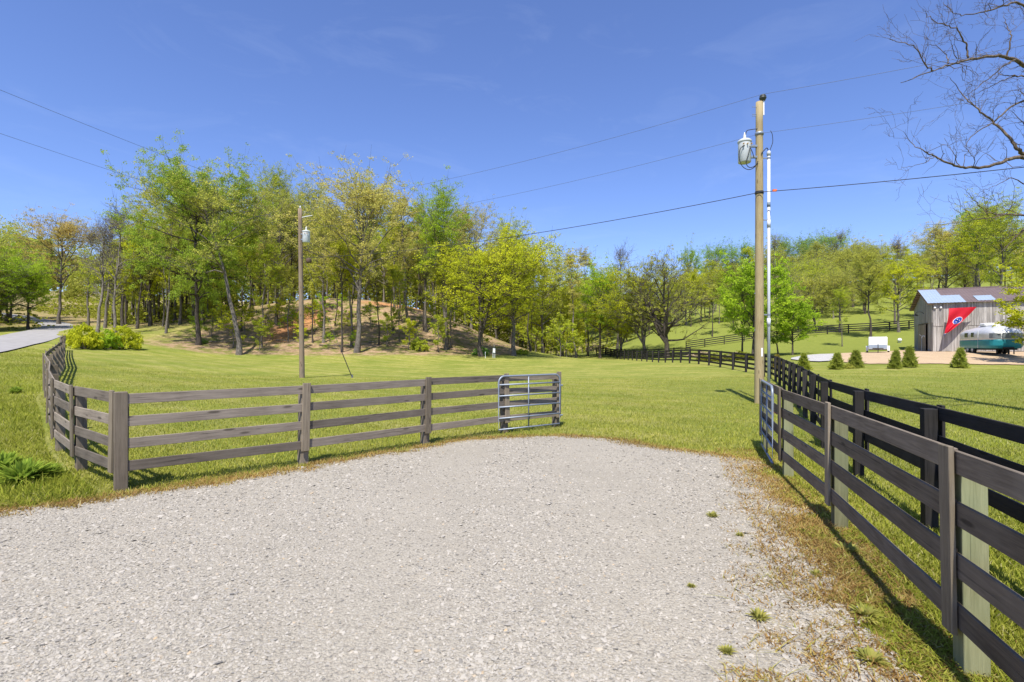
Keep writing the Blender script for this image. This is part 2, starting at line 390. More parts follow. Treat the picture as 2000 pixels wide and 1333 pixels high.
# gravel drive sheet, ragged edge
ax_ = np.arange(-15,5.2,.07); ay_ = np.arange(-8,12.6,.07)
X,Y = np.meshgrid(ax_,ay_); g = gmask(X,Y)
Z = terr(X,Y)+.012+.010*(1+fbm(X,Y,3))+.03*np.clip(g,0,1)
I = np.arange(X.size).reshape(X.shape)
q = np.stack([I[:-1,:-1],I[:-1,1:],I[1:,1:],I[1:,:-1]],-1).reshape(-1,4)
q = q[(g.ravel()[q]>0).all(1)]
used,inv = np.unique(q,return_inverse=True)
dv = dryzone(X,Y).ravel()*np.clip(1.2,0,1)
me = npmesh('gravel_driveway', np.stack([X,Y,Z],-1).reshape(-1,3)[used], inv.reshape(-1,4), M['gravel'], {'dry':dv[used]}, True)
struct('gravel_driveway', me)

def gz(x, y):
    """ground height including the gravel"""
    g = gmask(x,y); z = terr(x,y)
    return np.where((g>0)&(np.abs(x)<15)&(y<12.6), z+.012+.010*(1+fbm(x,y,3))+.03*np.clip(g,0,1), z)

# loose stones
def stones(n, dmin, dmax, smin, smax, seed):
    r = np.random.default_rng(seed)
    d = dmin*(dmax/dmin)**r.random(n*2); x = (r.random(n*2)*2-1)*1.12*d
    lane = np.maximum(np.exp(-((x-.9-.05*d)/.75)**2),np.exp(-((x+1.2-.02*d)/.7)**2))+.3*fbm(x,d,1.1); ok = (gmask(x,d)>-.05+.2*r.random(n*2)**3)&(r.random(n*2)>.75*lane); x=x[ok][:n]; d=d[ok][:n]; n=len(x)
    s = smin*(smax/smin)**(r.random(n)**1.7)*np.clip(.6+d*.09,1,1.6)
    a = r.random(n)*6.28
    base = np.array([(1,0,0),(.3,.8,0),(-.75,.55,0),(-.85,-.45,0),(.25,-.85,0),(.1,.05,.5)],float)
    J = base[None]*(1+.45*(r.random((n,6,3))-.5))
    J[:,5,2] = .20+.38*r.random(n); J[:,5,:2] += (r.random((n,2))-.5)*.9
    J *= s[:,None,None]*np.array([1,.75,.75])
    tilt = (r.random((n,2))-.5)*.8
    J[:,:,2] += J[:,:,0]*tilt[:,:1]+J[:,:,1]*tilt[:,1:]
    ca,sa = np.cos(a)[:,None],np.sin(a)[:,None]
    V = np.stack([J[:,:,0]*ca-J[:,:,1]*sa+x[:,None], J[:,:,0]*sa+J[:,:,1]*ca+d[:,None], J[:,:,2]+(gz(x,d)+.1*s)[:,None]],-1)
    f = np.array([(0,1,5),(1,2,5),(2,3,5),(3,4,5),(4,0,5)])
    Fc = (np.arange(n)[:,None,None]*6+f[None]).reshape(-1,3)
    return V.reshape(-1,3),Fc,np.repeat(r.random(n),6)
V,Fc,tn = stones(120000,2.6,12.2,.0045,.017,3)
V2,F2,t2 = stones(2400,2.6,9,.015,.032,5)
me = npmesh('gravel_stones', np.concatenate([V,V2]), np.concatenate([Fc,F2+len(V)]), M['stone'], {'tone':np.concatenate([tn,t2])})
struct('gravel_stones', me, 'stuff', 'loose grey limestone chips lying over the driveway', 'gravel')

# road
RE = [(-22,14),(-29,25.5),(-36,36),(-44,48),(-53.5,62),(-62,74.5),(-67.5,82),(-71.5,88),(-79,95.5),(-92,105),(-106,114),(-125,124)]
def smoothpath(P, n):
    P = np.asarray(P,float); s = np.r_[0,np.cumsum(np.linalg.norm(np.diff(P,axis=0),axis=1))]
    t = np.linspace(0,s[-1],n); Q = np.stack([np.interp(t,s,P[:,k]) for k in range(P.shape[1])],1)
    for _ in range(int(n*.05)+2): Q[1:-1] = .25*Q[:-2]+.5*Q[1:-1]+.25*Q[2:]
    return Q
Q = smoothpath([(-2,-14),(-12,0)]+RE,160); tg = np.gradient(Q,axis=0); tg/=np.linalg.norm(tg,axis=1)[:,None]
nr = np.stack([-tg[:,1],tg[:,0]],1); wd = np.linspace(0,5.6,9)
R3 = Q[:,None]+nr[:,None]*wd[None,:,None]
zz = terr(R3[...,0],R3[...,1]).mean(1,keepdims=True)*.5+terr(R3[...,0],R3[...,1])*.5+.06
I = np.arange(160*9).reshape(160,9); q = np.stack([I[:-1,:-1],I[1:,:-1],I[1:,1:],I[:-1,1:]],-1).reshape(-1,4)
struct('road', npmesh('road', np.concatenate([R3,zz[...,None]],-1).reshape(-1,3), q, M['asphalt'],None,True))

# tan drive and pale gravel pad by the barn
def loft(name, rows, mat, up):
    A = np.array([[( (p-1000)*(lo+(hi-lo)*t)/F, lo+(hi-lo)*t) for t in np.linspace(0,1,26)] for p,lo,hi in rows])
    n = 120; s = np.linspace(0,len(rows)-1,n); i0 = np.minimum(s.astype(int),len(rows)-2); fr = (s-i0)[:,None,None]
    A = A[i0]*(1-fr)+A[i0+1]*fr
    A[:,0] += (.35*fbm(A[:,0,0],A[:,0,1],1.5))[:,None]*np.array([.3,1]); A[:,-1] += (.35*fbm(A[:,-1,0],A[:,-1,1],1.5))[:,None]*np.array([.3,1])
    z = terr(A[...,0],A[...,1])+up
    I = np.arange(n*26).reshape(n,26); q = np.stack([I[:-1,:-1],I[1:,:-1],I[1:,1:],I[:-1,1:]],-1).reshape(-1,4)
    struct(name, npmesh(name, np.concatenate([A,z[...,None]],-1).reshape(-1,3), q, mat, None, True))
loft('dirt_drive', [(1600,43,47),(1640,40,50),(1700,38,53),(1760,37.3,56),(1830,37,60),(1900,36.7,60),(2000,36,56),(2150,35,52)], M['track'], .05)
loft('gravel_pad', [(1545,44.5,45.5),(1565,42.5,47.5),(1600,41,49),(1625,41,48),(1640,42.5,46)], M['pad'], .085)

# ------------------------------------------------------------------ grass
def blades(n, sampler, hmin, hmax, w, seed, tone=(0,1), bend=.5, seg2=True):
    r = np.random.default_rng(seed); x,y = sampler(r,n); n = len(x)
    z = gz(x,y); h = hmin+(hmax-hmin)*r.random(n)**1.5; a = r.random(n)*6.28; l = r.random(n)*6.28; bb = bend*h*(.3+r.random(n))
    wd = w*(.6+.8*r.random(n)); ux,uy = np.cos(a)*wd,np.sin(a)*wd; lx,ly = np.cos(l)*bb,np.sin(l)*bb
    A = np.stack([x-ux,y-uy,z-.005],1); B = np.stack([x+ux,y+uy,z-.005],1)
    Cc = np.stack([x+ux*.7+lx*.35,y+uy*.7+ly*.35,z+h*.6],1); D = np.stack([x-ux*.7+lx*.35,y-uy*.7+ly*.35,z+h*.6],1)
    E = np.stack([x+lx,y+ly,z+h],1)
    V = np.stack([A,B,Cc,D,E],1).reshape(-1,3)
    f = np.array([(0,1,2),(0,2,3),(3,2,4)]); Fc = (np.arange(n)[:,None,None]*5+f[None]).reshape(-1,3)
    tn = tone[0]+(tone[1]-tone[0])*np.clip(r.normal(.5,.24,n),0,1)
    return V,Fc,np.repeat(tn,5)
def lawn_s(r, n):
    d = 6*(34/6)**r.random(n*2); x = (r.random(n*2)*2-1)*1.02*d
    inside = (x < np.interp(d,[5,7.1,8.1,10.45,21,34],[2.6,5.1,5.0,5.6,11.2,17])) & (x > np.interp(d,[7.2,8.5,10.1,11.7,16,26,36],[-5.6,-7.2,-8.9,-10.4,-14.5,-22.5,-31]))
    ok = inside & (gmask(x,d) < -.04-.14*r.random(n*2)) & ((x<rf_x(d)+.0)|(d>10)|(r.random(n*2)<.8)) ; return x[ok][:n],d[ok][:n]
def verge_s(r, n):
    d = 5*(45/5)**r.random(n*3); x = -d*(.72+.5*r.random(n*3))
    ok = (x < np.interp(d,[5,7.2,8.5,10.1,11.7,16,26,36,45],[-4.5,-5.7,-7.3,-9.0,-10.5,-14.6,-22.6,-31,-39]))&(gmask(x,d)<-.1)
    ok &= ~((d>13)&(x < np.interp(d,[14,36,48],[-22,-36,-44])+.3)); return x[ok][:n],d[ok][:n]
def yard_s(r, n):
    d = 2.2*(34/2.2)**r.random(n*2); x = d*(.35+.75*r.random(n*2))
    ok = (x>np.interp(d,[1,5.83,8.1,10.45,21,34],[2.2,3.75,4.35,5.4,11.2,17]))&(gmask(x,d)<-.05)
    return x[ok][:n],d[ok][:n]
def dry_s(r, n):
    d = 2.8*(12.6/2.8)**r.random(n*14); x = (r.random(n*14)*2-1)*1.1*d
    k = dryzone(x,d)*np.clip(.25+1.1*fbm(x,d,5)+.5*fbm(x+3,d,13),.03,1); ok = r.random(n*14) < k*.8; return x[ok][:n],d[ok][:n]
def stuff(name, parts, mat, label, cat):
    V=[];Fc=[];t=[];k=0
    for v,f,a in parts: V.append(v);Fc.append(f+k);t.append(a);k+=len(v)
    struct(name, npmesh(name,np.concatenate(V),np.concatenate(Fc),mat,{'tone':np.concatenate(t)}), 'stuff', label, cat)
stuff('lawn_grass', [blades(150000,lawn_s,.025,.075,.006,11,(.1,1),.8)], M['lawn'], 'short mown yellow green grass of the open field', 'grass')
stuff('verge_grass', [blades(90000,verge_s,.025,.10,.006,12,(.1,1),1.0), blades(9000,lambda r,n:(lambda x,y:(x[fbm(x,y,1.2)>.15],y[fbm(x,y,1.2)>.15]))(*verge_s(r,n)),.08,.22,.009,13,(.05,.85),.8)], M['verge'], 'taller green grass on the verge between fence and road', 'grass')
stuff('yard_grass', [blades(80000,yard_s,.025,.08,.006,14,(.1,1),.9)], M['verge'], 'green grass of the yard behind the black fence', 'grass')
def strip_s(r, n):
    d = 2.4*(10.4/2.4)**r.random(n*4); x = rf_x(d)+(-.75+.95*r.random(n*4)); ok = (gmask(x,d)<.02)&(fbm(x,d,3)>-.25); return x[ok][:n],d[ok][:n]
stuff('fence_grass', [blades(15000,strip_s,.015,.06,.006,17,(.1,1),1.6)], M['verge'], 'thin yellow green grass under the dark right fence', 'grass')
def edge_s(r, n):
    d = 4*(13/4)**r.random(n*20); x = (r.random(n*20)*2-1)*1.1*d; g = gmask(x,d)
    ok = (np.abs(g+.06)<.13+.34*r.random(n*20)**2)&(fbm(x,d,4)+.7*r.random(n*20)>.0); return x[ok][:n],d[ok][:n]
def strip2_s(r, n):
    d = 2.4*(10.4/2.4)**r.random(n*4); x = rf_x(d)+(-1.0+1.1*r.random(n*4)); ok = (fbm(x+5,d,3.3)>-.35); return x[ok][:n],d[ok][:n]
stuff('dry_weeds', [blades(30000,edge_s,.015,.065,.0055,18,(.15,1),1.6), blades(9000,strip2_s,.012,.05,.005,19,(0,.95),2.4), blades(60000,dry_s,.008,.032,.0045,15,(0,1),2.6), blades(2600,dry_s,.02,.05,.004,16,(.8,1),7)], M['drygrass'], 'dead brown weeds and straw along the gravel edge', 'dry weeds')

# ------------------------------------------------------------------ fences
def board(name, a, b2, w, t, mat, parent, up=Vector((0,0,1)), bv=.004):
    """a sawn board from a to b, w wide along up, t thick; grain follows local X"""
    a = Vector(a); b2 = Vector(b2); x = b2-a; L = x.length; x = x/L
    y = up.cross(x).normalized(); z = x.cross(y)
    m = MB().bbox((0,0,0),(L,t,w),bv)
    o = m.build(name, mat, parent)
    R = Matrix((x,y,z)).transposed().to_4x4(); R.translation = (a+b2)/2 
    o.matrix_local = (Matrix.Translation(-parent.location) @ R) if parent is not None else R
    return o
def fence(name, label, cat, pts, side, mats, posts=None, h=1.37, postw=.13, rails=(1.295,.985,.67,.35), batten=True, wob=.012, ends=(0,0), post_front=False, rail_h=.145, group=None, skip=(), tallposts=False):
    """posts along pts; rails on the given side (+1 left of travel) capped by battens"""
    P = [Vector((x,y,T(x,y))) for x,y in pts]
    root = thing(name, label, cat, P[0], 0, group)
    n = len(P); pm,rm,bm_ = mats
    for i,p in enumerate(P):
        d = (P[min(i+1,n-1)]-P[max(i-1,0)]); d.z = 0; d.normalize(); s = Vector((-d.y,d.x,0))*side
        hh = h+random.uniform(-.02,.02)-(.075 if batten and not tallposts else 0)
        ln = Vector((random.gauss(0,.012),random.gauss(0,.012),0))
        if i not in skip:
            board('post', p+Vector((0,0,-.35)), p+ln+Vector((0,0,hh)), postw, postw, pm, root, s)
        if batten and i not in skip:
            o = s*(postw/2+.030+.020)
            board('batten', p+o+Vector((0,0,.24)), p+o+ln+Vector((0,0,h+.03)), .135 , .030, bm_, root, d)
    for i in range(n-1):
        a,b2 = P[i],P[i+1]; d = b2-a; d.z=0; d.normalize(); s = Vector((-d.y,d.x,0))*side
        o = s*(postw/2+.017)
        e0 = -ends[0] if i==0 else .004; e1 = ends[1] if i==n-2 else -.004
        for z in rails:
            w1,w2 = random.uniform(-wob,wob),random.uniform(-wob,wob)
            board('rail', a+o+d*e0+Vector((0,0,z+w1)), b2+o+d*e1+Vector((0,0,z+w2)), rail_h+random.uniform(-.004,.004), .026, rm, root)
    return root
GW = (M['grey_post'],M['grey_wood'],M['batten'])
def walk(P, step, first=True):
    P = np.asarray(P,float); s = np.r_[0,np.cumsum(np.linalg.norm(np.diff(P,axis=0),axis=1))]
    n = max(1,round(s[-1]/step)); t = np.linspace(0,s[-1],n+1)
    return [(float(np.interp(q,s,P[:,0])),float(np.interp(q,s,P[:,1]))) for q in t]
roadpts = [(-5.60,7.47),(-7.05,8.55),(-8.65,10.0),(-9.95,11.35)] + walk(smoothpath([(-11.3,12.9),(-14.6,16.4),(-18.6,21.3),(-23,26.8),(-31,36),(-39,45.5)],60),2.3)
fence('rail_fence', 'weathered grey four board fence curving away along the road', 'fence', roadpts, 1, GW, postw=.14)
dr = [(-5.45,7.36),(-3.61,9.0),(-1.81,10.85),(-.18,12.36),(1.11,13.3)]
f2 = fence('rail_fence', 'weathered grey four board fence along the gravel, metal gate folded against its end', 'fence', dr, -1, GW, postw=.14, skip=(0,), ends=(0,.05))
# heavy corner post
board('post', (-5.47,7.30,-.35), (-5.47,7.30,1.385), .15, .17, M['grey_post'], f2, Vector((.75,.66,0)).normalized())
RW = (M['green_post'],M['dark_wood'],M['batten'])
fence('rail_fence', 'dark stained fence with green tinted posts, nearest on the right of the gravel', 'fence', [(1.50,-1.25),(2.18,1.0)]+[(2.84,3.22),(3.657,5.83),(4.286,8.1),(5.10,10.45)], 1, RW, postw=.135, h=1.36, ends=(0,.05))
blk = walk(smoothpath([(2.3,-1.2),(3.4,2.2),(4.55,5.5),(5.2,7.6),(6.1,10.2),(7.9,13.9),(11.3,21.2),(14.6,29),(16.4,34.5),(17,38),(17,50)],120),2.45)
blk2 = walk([blk[-1],(17,80),(16.9,124)],2.68)[1:]
fence('board_fence', 'black painted board fence running beside the dark stained fence and on into the far field', 'fence', blk+blk2, -1, (M['black_wood'],)*3, postw=.125, h=1.34, rails=(1.28,.96,.64,.32), wob=.008, tallposts=True)
up = [tuple(at(px,d)[:2]) for px,d in ((1340,86),(1400,84),(1470,82),(1540,80),(1620,79),(1700,78),(1780,78),(1840,79))]
fence('board_fence', 'distant black fence climbing the green slope behind the barn yard', 'fence', walk(up,3.0), -1, (M['black_wood'],)*3, h=1.35, batten=False, wob=.01)
mid = [tuple(at(px,d)[:2]) for px,d in ((1165,96),(1230,84),(1290,78),(1348,74))]
fence('board_fence', 'short black paddock fence around the foot of the old spreading tree', 'fence', walk(mid,2.6), -1, (M['black_wood'],)*3, h=1.45, batten=False, wob=.01)

# ------------------------------------------------------------------ gates
def gate(label, a, b2, zb, h):
    a = Vector((a[0],a[1],T(*a)+zb)); b2 = Vector((b2[0],b2[1],T(*b2)+zb))
    root = thing('field_gate', label, 'gate', a, 0, 'metal gates'); L = (b2-a).length; x = (b2-a)/L; Zv = Vector((0,0,1))
    P = lambda u,v: x*u+Zv*v
    r = .022; c = .16; fr = [P(0,-.02)]
    fr += [P(0,h-c)]+[P(c-c*math.cos(t),h-c+c*math.sin(t)) for t in np.linspace(.2,1.4,6)]+[P(c,h),P(L-c,h)]
    fr += [P(L-c+c*math.sin(t),h-c+c*math.cos(t)) for t in np.linspace(.2,1.4,6)]+[P(L,h-c),P(L,-.02)]
    MB().tube(fr,r,10).build('frame', M['galv'], root, True)
    for k,v in enumerate(np.linspace(.04,h-.2,5)):
        MB().tube([P(.01,v),P(L-.01,v)],.019,8).build('bar', M['galv'], root, True)
    MB().tube([P(L*.53,.04),P(L*.53,h)],.016,8).build('brace', M['galv'], root, True)
    return root,P,L,x
g1,P1,L1,x1 = gate('galvanised tube gate folded open against the left fence', (1.20,13.12), (-.31,12.1), .06, 1.28)
for v in (.25,1.0): MB().tube([P1(0,v),P1(-.09,v)],.02,6).build('hinge', M['galv'], g1)
g2,P2,L2,x2 = gate('galvanised tube gate seen edge on against the right fence', (4.92,10.3), (4.30,8.62), .06, 1.30)
for v in (.25,1.0): MB().tube([P2(0,v),P2(-.09,v)],.02,6).build('hinge', M['galv'], g2)
ch = thing('gate_chain','rusty red chain looped from the right gate to a fence rail','chain',(4.4,8.75,.95))
pts = [Vector((4.34,8.66,.93)),Vector((4.40,8.5,.90)),Vector((4.40,8.35,.915)),Vector((4.335,8.22,.98))]
m = MB(); pts2 = smoothpath([tuple(p) for p in pts],26)
for i in range(25):
    a,b2 = Vector(pts2[i]),Vector(pts2[i+1]); d = b2-a; w = d.cross(Vector((0,0,1)) if i%2 else Vector((1,0,0))).normalized()*.009
    m.tube([a-ch.location+w-d*.2,b2-ch.location+w+d*.2],.0035,5); m.tube([a-ch.location-w-d*.2,b2-ch.location-w+d*.2],.0035,5)
m.build('chain_links', M['chain'], ch)

# ------------------------------------------------------------------ utility poles and lines
p1 = at(1483,18.5); p2 = at(590,31.5)
def z_at(py,d): return CAMZ+(HOR-py)*d/F
def sagline(a, b2, s, n=24):
    a = Vector(a); b2 = Vector(b2); return [a.lerp(b2,t)-Vector((0,0,4*s*t*(1-t))) for t in np.linspace(0,1,n)]
def pole(label, p, h, r0, r1, mat, lean):
    root = thing('utility_pole', label, 'utility pole', p, 0, 'utility poles')
    n = 16; ts = np.linspace(0,1,n)
    m = MB().tube([Vector((0,0,-.5))]+[Vector((lean[0]*t,lean[1]*t,h*t)) for t in ts], [r0*1.02]+[r0+(r1-r0)*t for t in ts], 16)
    # the pole's grain runs along its own X
    v = np.array(m.v); m.v = [tuple(q) for q in np.stack([v[:,2],v[:,1],-v[:,0]],1)]
    o = m.build('shaft', mat, root, False); o.rotation_euler = (0,-math.pi/2,0)
    for pl in o.data.polygons: pl.use_smooth = len(pl.vertices)==4
    return root
H1 = z_at(200,18.5)-p1.z; H2 = z_at(408,31.5)-p2.z
u1 = pole('tall tan utility pole standing inside the right fence with a grey conduit beside it', p1, H1, .165, .115, M['new_pole'], (0,0))
def transformer(root, c, r, h, s, arm):
    t = MB().lathe([(r*.93,0),(r,.02),(r,h*.93),(r*.97,h*.97),(r*.8,h)],c,22).build('transformer', M['grey_paint'], root, True)
    MB().lathe([(r*1.06,h*.86),(r*1.10,h*.88),(r*1.10,h*.93),(r*1.06,h*.95)],c,22).build('lid_band', M['grey_paint'], t, True)
    MB().lathe([(.05,h),(.06,h+.03),(.04,h+.05),(.06,h+.08),(.04,h+.10),(.055,h+.13),(.03,h+.17),(.012,h+.26)],c,10).build('bushing', M['porcelain'], t, True)
    brass = plain('brass_terminal',(.45,.27,.08),.5,.3)
    for k in (-1,0,1): MB().tube([Vector(c)+Vector((k*.13*r/.2,-r*.95,h*.72)),Vector(c)+Vector((k*.13*r/.2,-r*1.3,h*.72))],.022,8).build('terminal', brass, t)
    for z in (h*.25,h*.72): MB().box(Vector(c)+Vector((s*(r+arm/2-.02),0,z)),(arm+.06,.10,.07)).build('bracket', M['galv'], t)
    return t
tr = transformer(u1, (-.53,-.02,8.52), .215, .82, 1, .22)
cz = 8.52
loops = [[(-.42,-.22,cz+.5),(-.52,-.30,cz+.2),(-.60,-.25,cz-.1),(-.48,-.22,cz-.26),(-.25,-.2,cz-.2),(-.1,-.12,cz+.02)],
         [(-.62,-.22,cz+.55),(-.80,-.26,cz+.45),(-.84,-.25,cz+.1),(-.72,-.22,cz-.2),(-.5,-.2,cz-.33),(-.3,-.2,cz-.27),(-.12,-.12,cz-.05)],
         [(-.50,0,cz+.93),(-.46,-.02,cz+1.15),(-.2,0,cz+1.2),(-.06,-.08,cz+1.18)],
         [(-.44,-.22,cz+.52),(-.36,-.28,cz+.25),(-.3,-.24,cz+.1)]]
for L_ in loops: MB().tube(smoothpath(L_,18),.014,6).build('drop_wire', M['wire'], u1, True)
topz = H1
MB().lathe([(.06,0),(.085,.02),(.10,.07),(.12,.09),(.12,.13),(.10,.15),(.115,.17),(.09,.21),(.04,.24)],(.11,-.03,topz+.02),14).build('insulator', plain('dark_insulator',(.05,.055,.05),.4), u1, True)
MB().box((.128,-.05,topz-.22),(.035,.04,.52)).build('insulator_bracket', M['white'], u1)
for z in (topz-.18,topz-.44,topz-.5,3.9,2.6,1.3): MB().tube([(-.26 if z>4 else -.19,-.02,z),(.0,-.02,z)],.012,6).build('bolt', M['galv'], u1)
MB().box((.02,-.152,1.62+.2),(.055,.02,.30)).build('number_tag', M['white'], u1)
for z,py in ((z_at(262,18.5)-p1.z,0),(z_at(377,18.5)-p1.z,1)):
    MB().lathe([(.128,-.05),(.145,-.045),(.145,.045),(.128,.05)],(0,0,z),16).build('cable_clamp', M['black'] if py else M['galv'], u1, True)
# grey conduit with stand-off brackets
cx = (1502-1483)*18.5/F
con = MB(); ctop = z_at(303,18.5)-p1.z
con.lathe([(.052,-.2),(.052,ctop-.0)],(cx,.02,0),14)
con.build('conduit', M['pvc'], u1, True)
for py in (437,630): zc = z_at(py,18.5)-p1.z; MB().lathe([(.062,-.14),(.062,.14)],(cx,.02,zc),14).build('conduit_collar', M['pvc'], u1, True)
MB().lathe([(.066,-.02),(.066,.12),(.03,.16)],(cx,.02,ctop),14).build('conduit_cap', M['pvc'], u1, True)
for py in (309,430,615): zc = z_at(py,18.5)-p1.z; MB().box((cx/2+.05,.02,zc),(cx+.02,.03,.04)).lathe([(.06,-.03),(.06,.03)],(cx,.02,zc),12).build('standoff', M['galv'], u1)
MB().lathe([(.056,-.085),(.056,.085)],(cx,.02,z_at(400,18.5)-p1.z),12).build('grey_sleeve', plain('dark_grey_sleeve',(.16,.2,.25),.6), u1, True)
MB().tube(smoothpath([(cx,.02,ctop+.12),(.25,-.05,ctop+.25),(.12,-.08,ctop+.12),(0,-.16,ctop+.0)],16),.016,6).build('drop_wire', M['wire'], u1, True)
MB().tube(smoothpath([(cx+.02,.02,ctop+.12),(cx+.14,0,ctop+.45),(cx+.12,0,ctop+.75),(cx+.05,0,ctop+.86)],16),.012,6).build('drop_wire', M['wire'], u1, True)

u2 = pole('old weathered utility pole in the field with a pale transformer near its top', p2, H2, .155, .115, M['old_pole'], (-.12,0))
t2_ = transformer(u2, (.27,-.05,8.15-.0), .22, .72, -1, .18)
MB().lathe([(.03,0),(.05,.05),(.05,.12),(.02,.17)],(-.11,0,H2),10).build('insulator', M['porcelain'], u2, True)
m = MB(); m.tube([(-.1,0,H2-.55),(.25,-.02,H2-.48),(.62,-.02,H2-.42)],.03,7); m.build('arm', M['porcelain'], u2)
MB().tube(smoothpath([(.62,-.02,H2-.42),(.66,-.05,H2-.6),(.70,-.02,H2-.3),(.6,0,H2-.1),(.3,0,H2-.2)],14),.014,5).build('drop_wire', M['wire'], u2, True)
MB().lathe([(.14,0),(.16,.03),(.16,.22),(.14,.25)],(.42,-.05,z_at(508,31.5)-p2.z-.18),12).build('splice_box', plain('brown_splice_box',(.10,.065,.045),.7), u2, True)
gy_ = at(688,33.2)
a = Vector((-.05,0,H2*.74)); b2 = gy_-p2
MB().tube([a,b2],.009,5).build('guy_wire', M['alwire'], u2)
MB().tube([b2+(a-b2).normalized()*.0,b2+(a-b2).normalized()*1.9],.026,7).build('guy_guard', M['wire'], u2)
MB().lathe([(.07,-.1),(.05,.12),(.02,.2)],b2,8).build('guy_anchor', M['alwire'], u2)

dirv = (p1-p2); dirv.z = 0
end_r = p1+dirv*1.0
def line(name, label, pts, r, mat, group):
    o = MB().tube(pts, r, 6).build(name, mat, None, True); tag(o, label, 'power line', group); return o
A1 = Vector((p1.x+.11,p1.y-.03,p1.z+topz+.27)); A2 = Vector((p2.x-.11,p2.y,p2.z+H2+.17))
N1 = Vector((p1.x+.02,p1.y-.16,z_at(262,18.4))); N2 = Vector((p2.x-.02,p2.y-.13,z_at(448,31.4)))
K1 = Vector((p1.x-.02,p1.y-.19,z_at(377,18.4))); K2 = Vector((p2.x,p2.y-.16,z_at(505,31.4)))
L3 = lambda px,d,py: at(px,d,py)
far_l = (L3(0,15.5,153)-A2); fl2 = (L3(0,15.5,238)-N2)
er = lambda a,dz: Vector((a.x+dirv.x,a.y+dirv.y,a.z+dz))
G='overhead wires across the sky'
line('power_line','topmost thin wire crossing the sky through the pole tops', list(reversed(sagline(A2,A2+far_l*1.9,.35)))+sagline(A2,A1,.45)[1:]+sagline(A1,er(A1,.3),.5)[1:], .0062, M['alwire'], G)
line('power_line','second thin wire below the topmost one, carried at the transformer', list(reversed(sagline(N2,N2+fl2*1.9,.35)))+sagline(N2,N1,.45)[1:]+sagline(N1,er(N1,.3),.5)[1:], .0055, M['alwire'], G)
line('communication_cable','lowest and thickest black cable strung between the two poles', sagline(K2,K1,.42)+sagline(K1,er(K1,.2),.5)[1:], .0125, M['wire'], G)
mk = thing('cable_marker','small orange tag hanging on the thick cable right of the pole','tag',tuple(K1+dirv.normalized()*.42))
MB().box((0,0,-.01),(.13,.06,.07)).build('tag_plate', M['orange'], mk)

# ------------------------------------------------------------------ trees
class TB:
    def __init__(s): s.V=[]; s.F=[]; s.n=0
    def tube(s, pts, rr, k):
        n = len(pts); tg = np.gradient(pts,axis=0); tg /= np.linalg.norm(tg,axis=1)[:,None]+1e-9
        ref = np.eye(3)[int(np.argmin(np.abs(tg.mean(0))))]
        u = np.cross(tg,ref); u /= np.linalg.norm(u,axis=1)[:,None]+1e-9; w = np.cross(tg,u); a = np.arange(k)*2*np.pi/k
        vv = pts[:,None]+rr[:,None,None]*(np.cos(a)[None,:,None]*u[:,None]+np.sin(a)[None,:,None]*w[:,None])
        i = np.arange(n-1)[:,None]*k; j = np.arange(k)[None]
        s.F.append(np.stack([i+j,i+(j+1)%k,i+k+(j+1)%k,i+k+j],-1).reshape(-1,4)+s.n); s.V.append(vv.reshape(-1,3)); s.n += n*k
    def mesh(s, name): return npmesh(name, np.concatenate(s.V), np.concatenate(s.F), M['bark'], None, True)
def leaves(P, n, size, sig, r, droop=0.0, clump=None):
    """n leaf faces scattered round points P"""
    nc = max(8,n//16); cc = P[r.integers(0,len(P),nc) if clump is None else r.choice(len(P),nc,p=clump/clump.sum())] + np.clip(r.normal(0,1,(nc,3)),-1.5,1.5)*sig*.5*np.array([1,1,.6])
    c = cc[r.integers(0,nc,n)] + np.clip(r.normal(0,1,(n,3)),-1.6,1.6)*sig*.42*np.array([1,1,.55])
    a = r.normal(0,1,(n,3)); a[:,2] *= .7; a /= np.linalg.norm(a,axis=1)[:,None]
    b_ = np.cross(a, r.normal(0,1,(n,3))); b_ /= np.linalg.norm(b_,axis=1)[:,None]+1e-9
    s = size*(.5+r.random(n)**1.5)[:,None]
    V = np.stack([c-a*s, c+b_*s*.55, c+a*s, c-b_*s*.55],1).reshape(-1,3)
    Fc = np.arange(n*4).reshape(n,4)
    lo = (np.sin(c[:,0]*1.3)+np.sin(c[:,1]*1.7+1)+np.sin(c[:,2]*1.5+2))/6+.5
    tn = np.clip(.55*lo+.45*r.random(n),0,1)
    return V,Fc,np.repeat(tn,4)
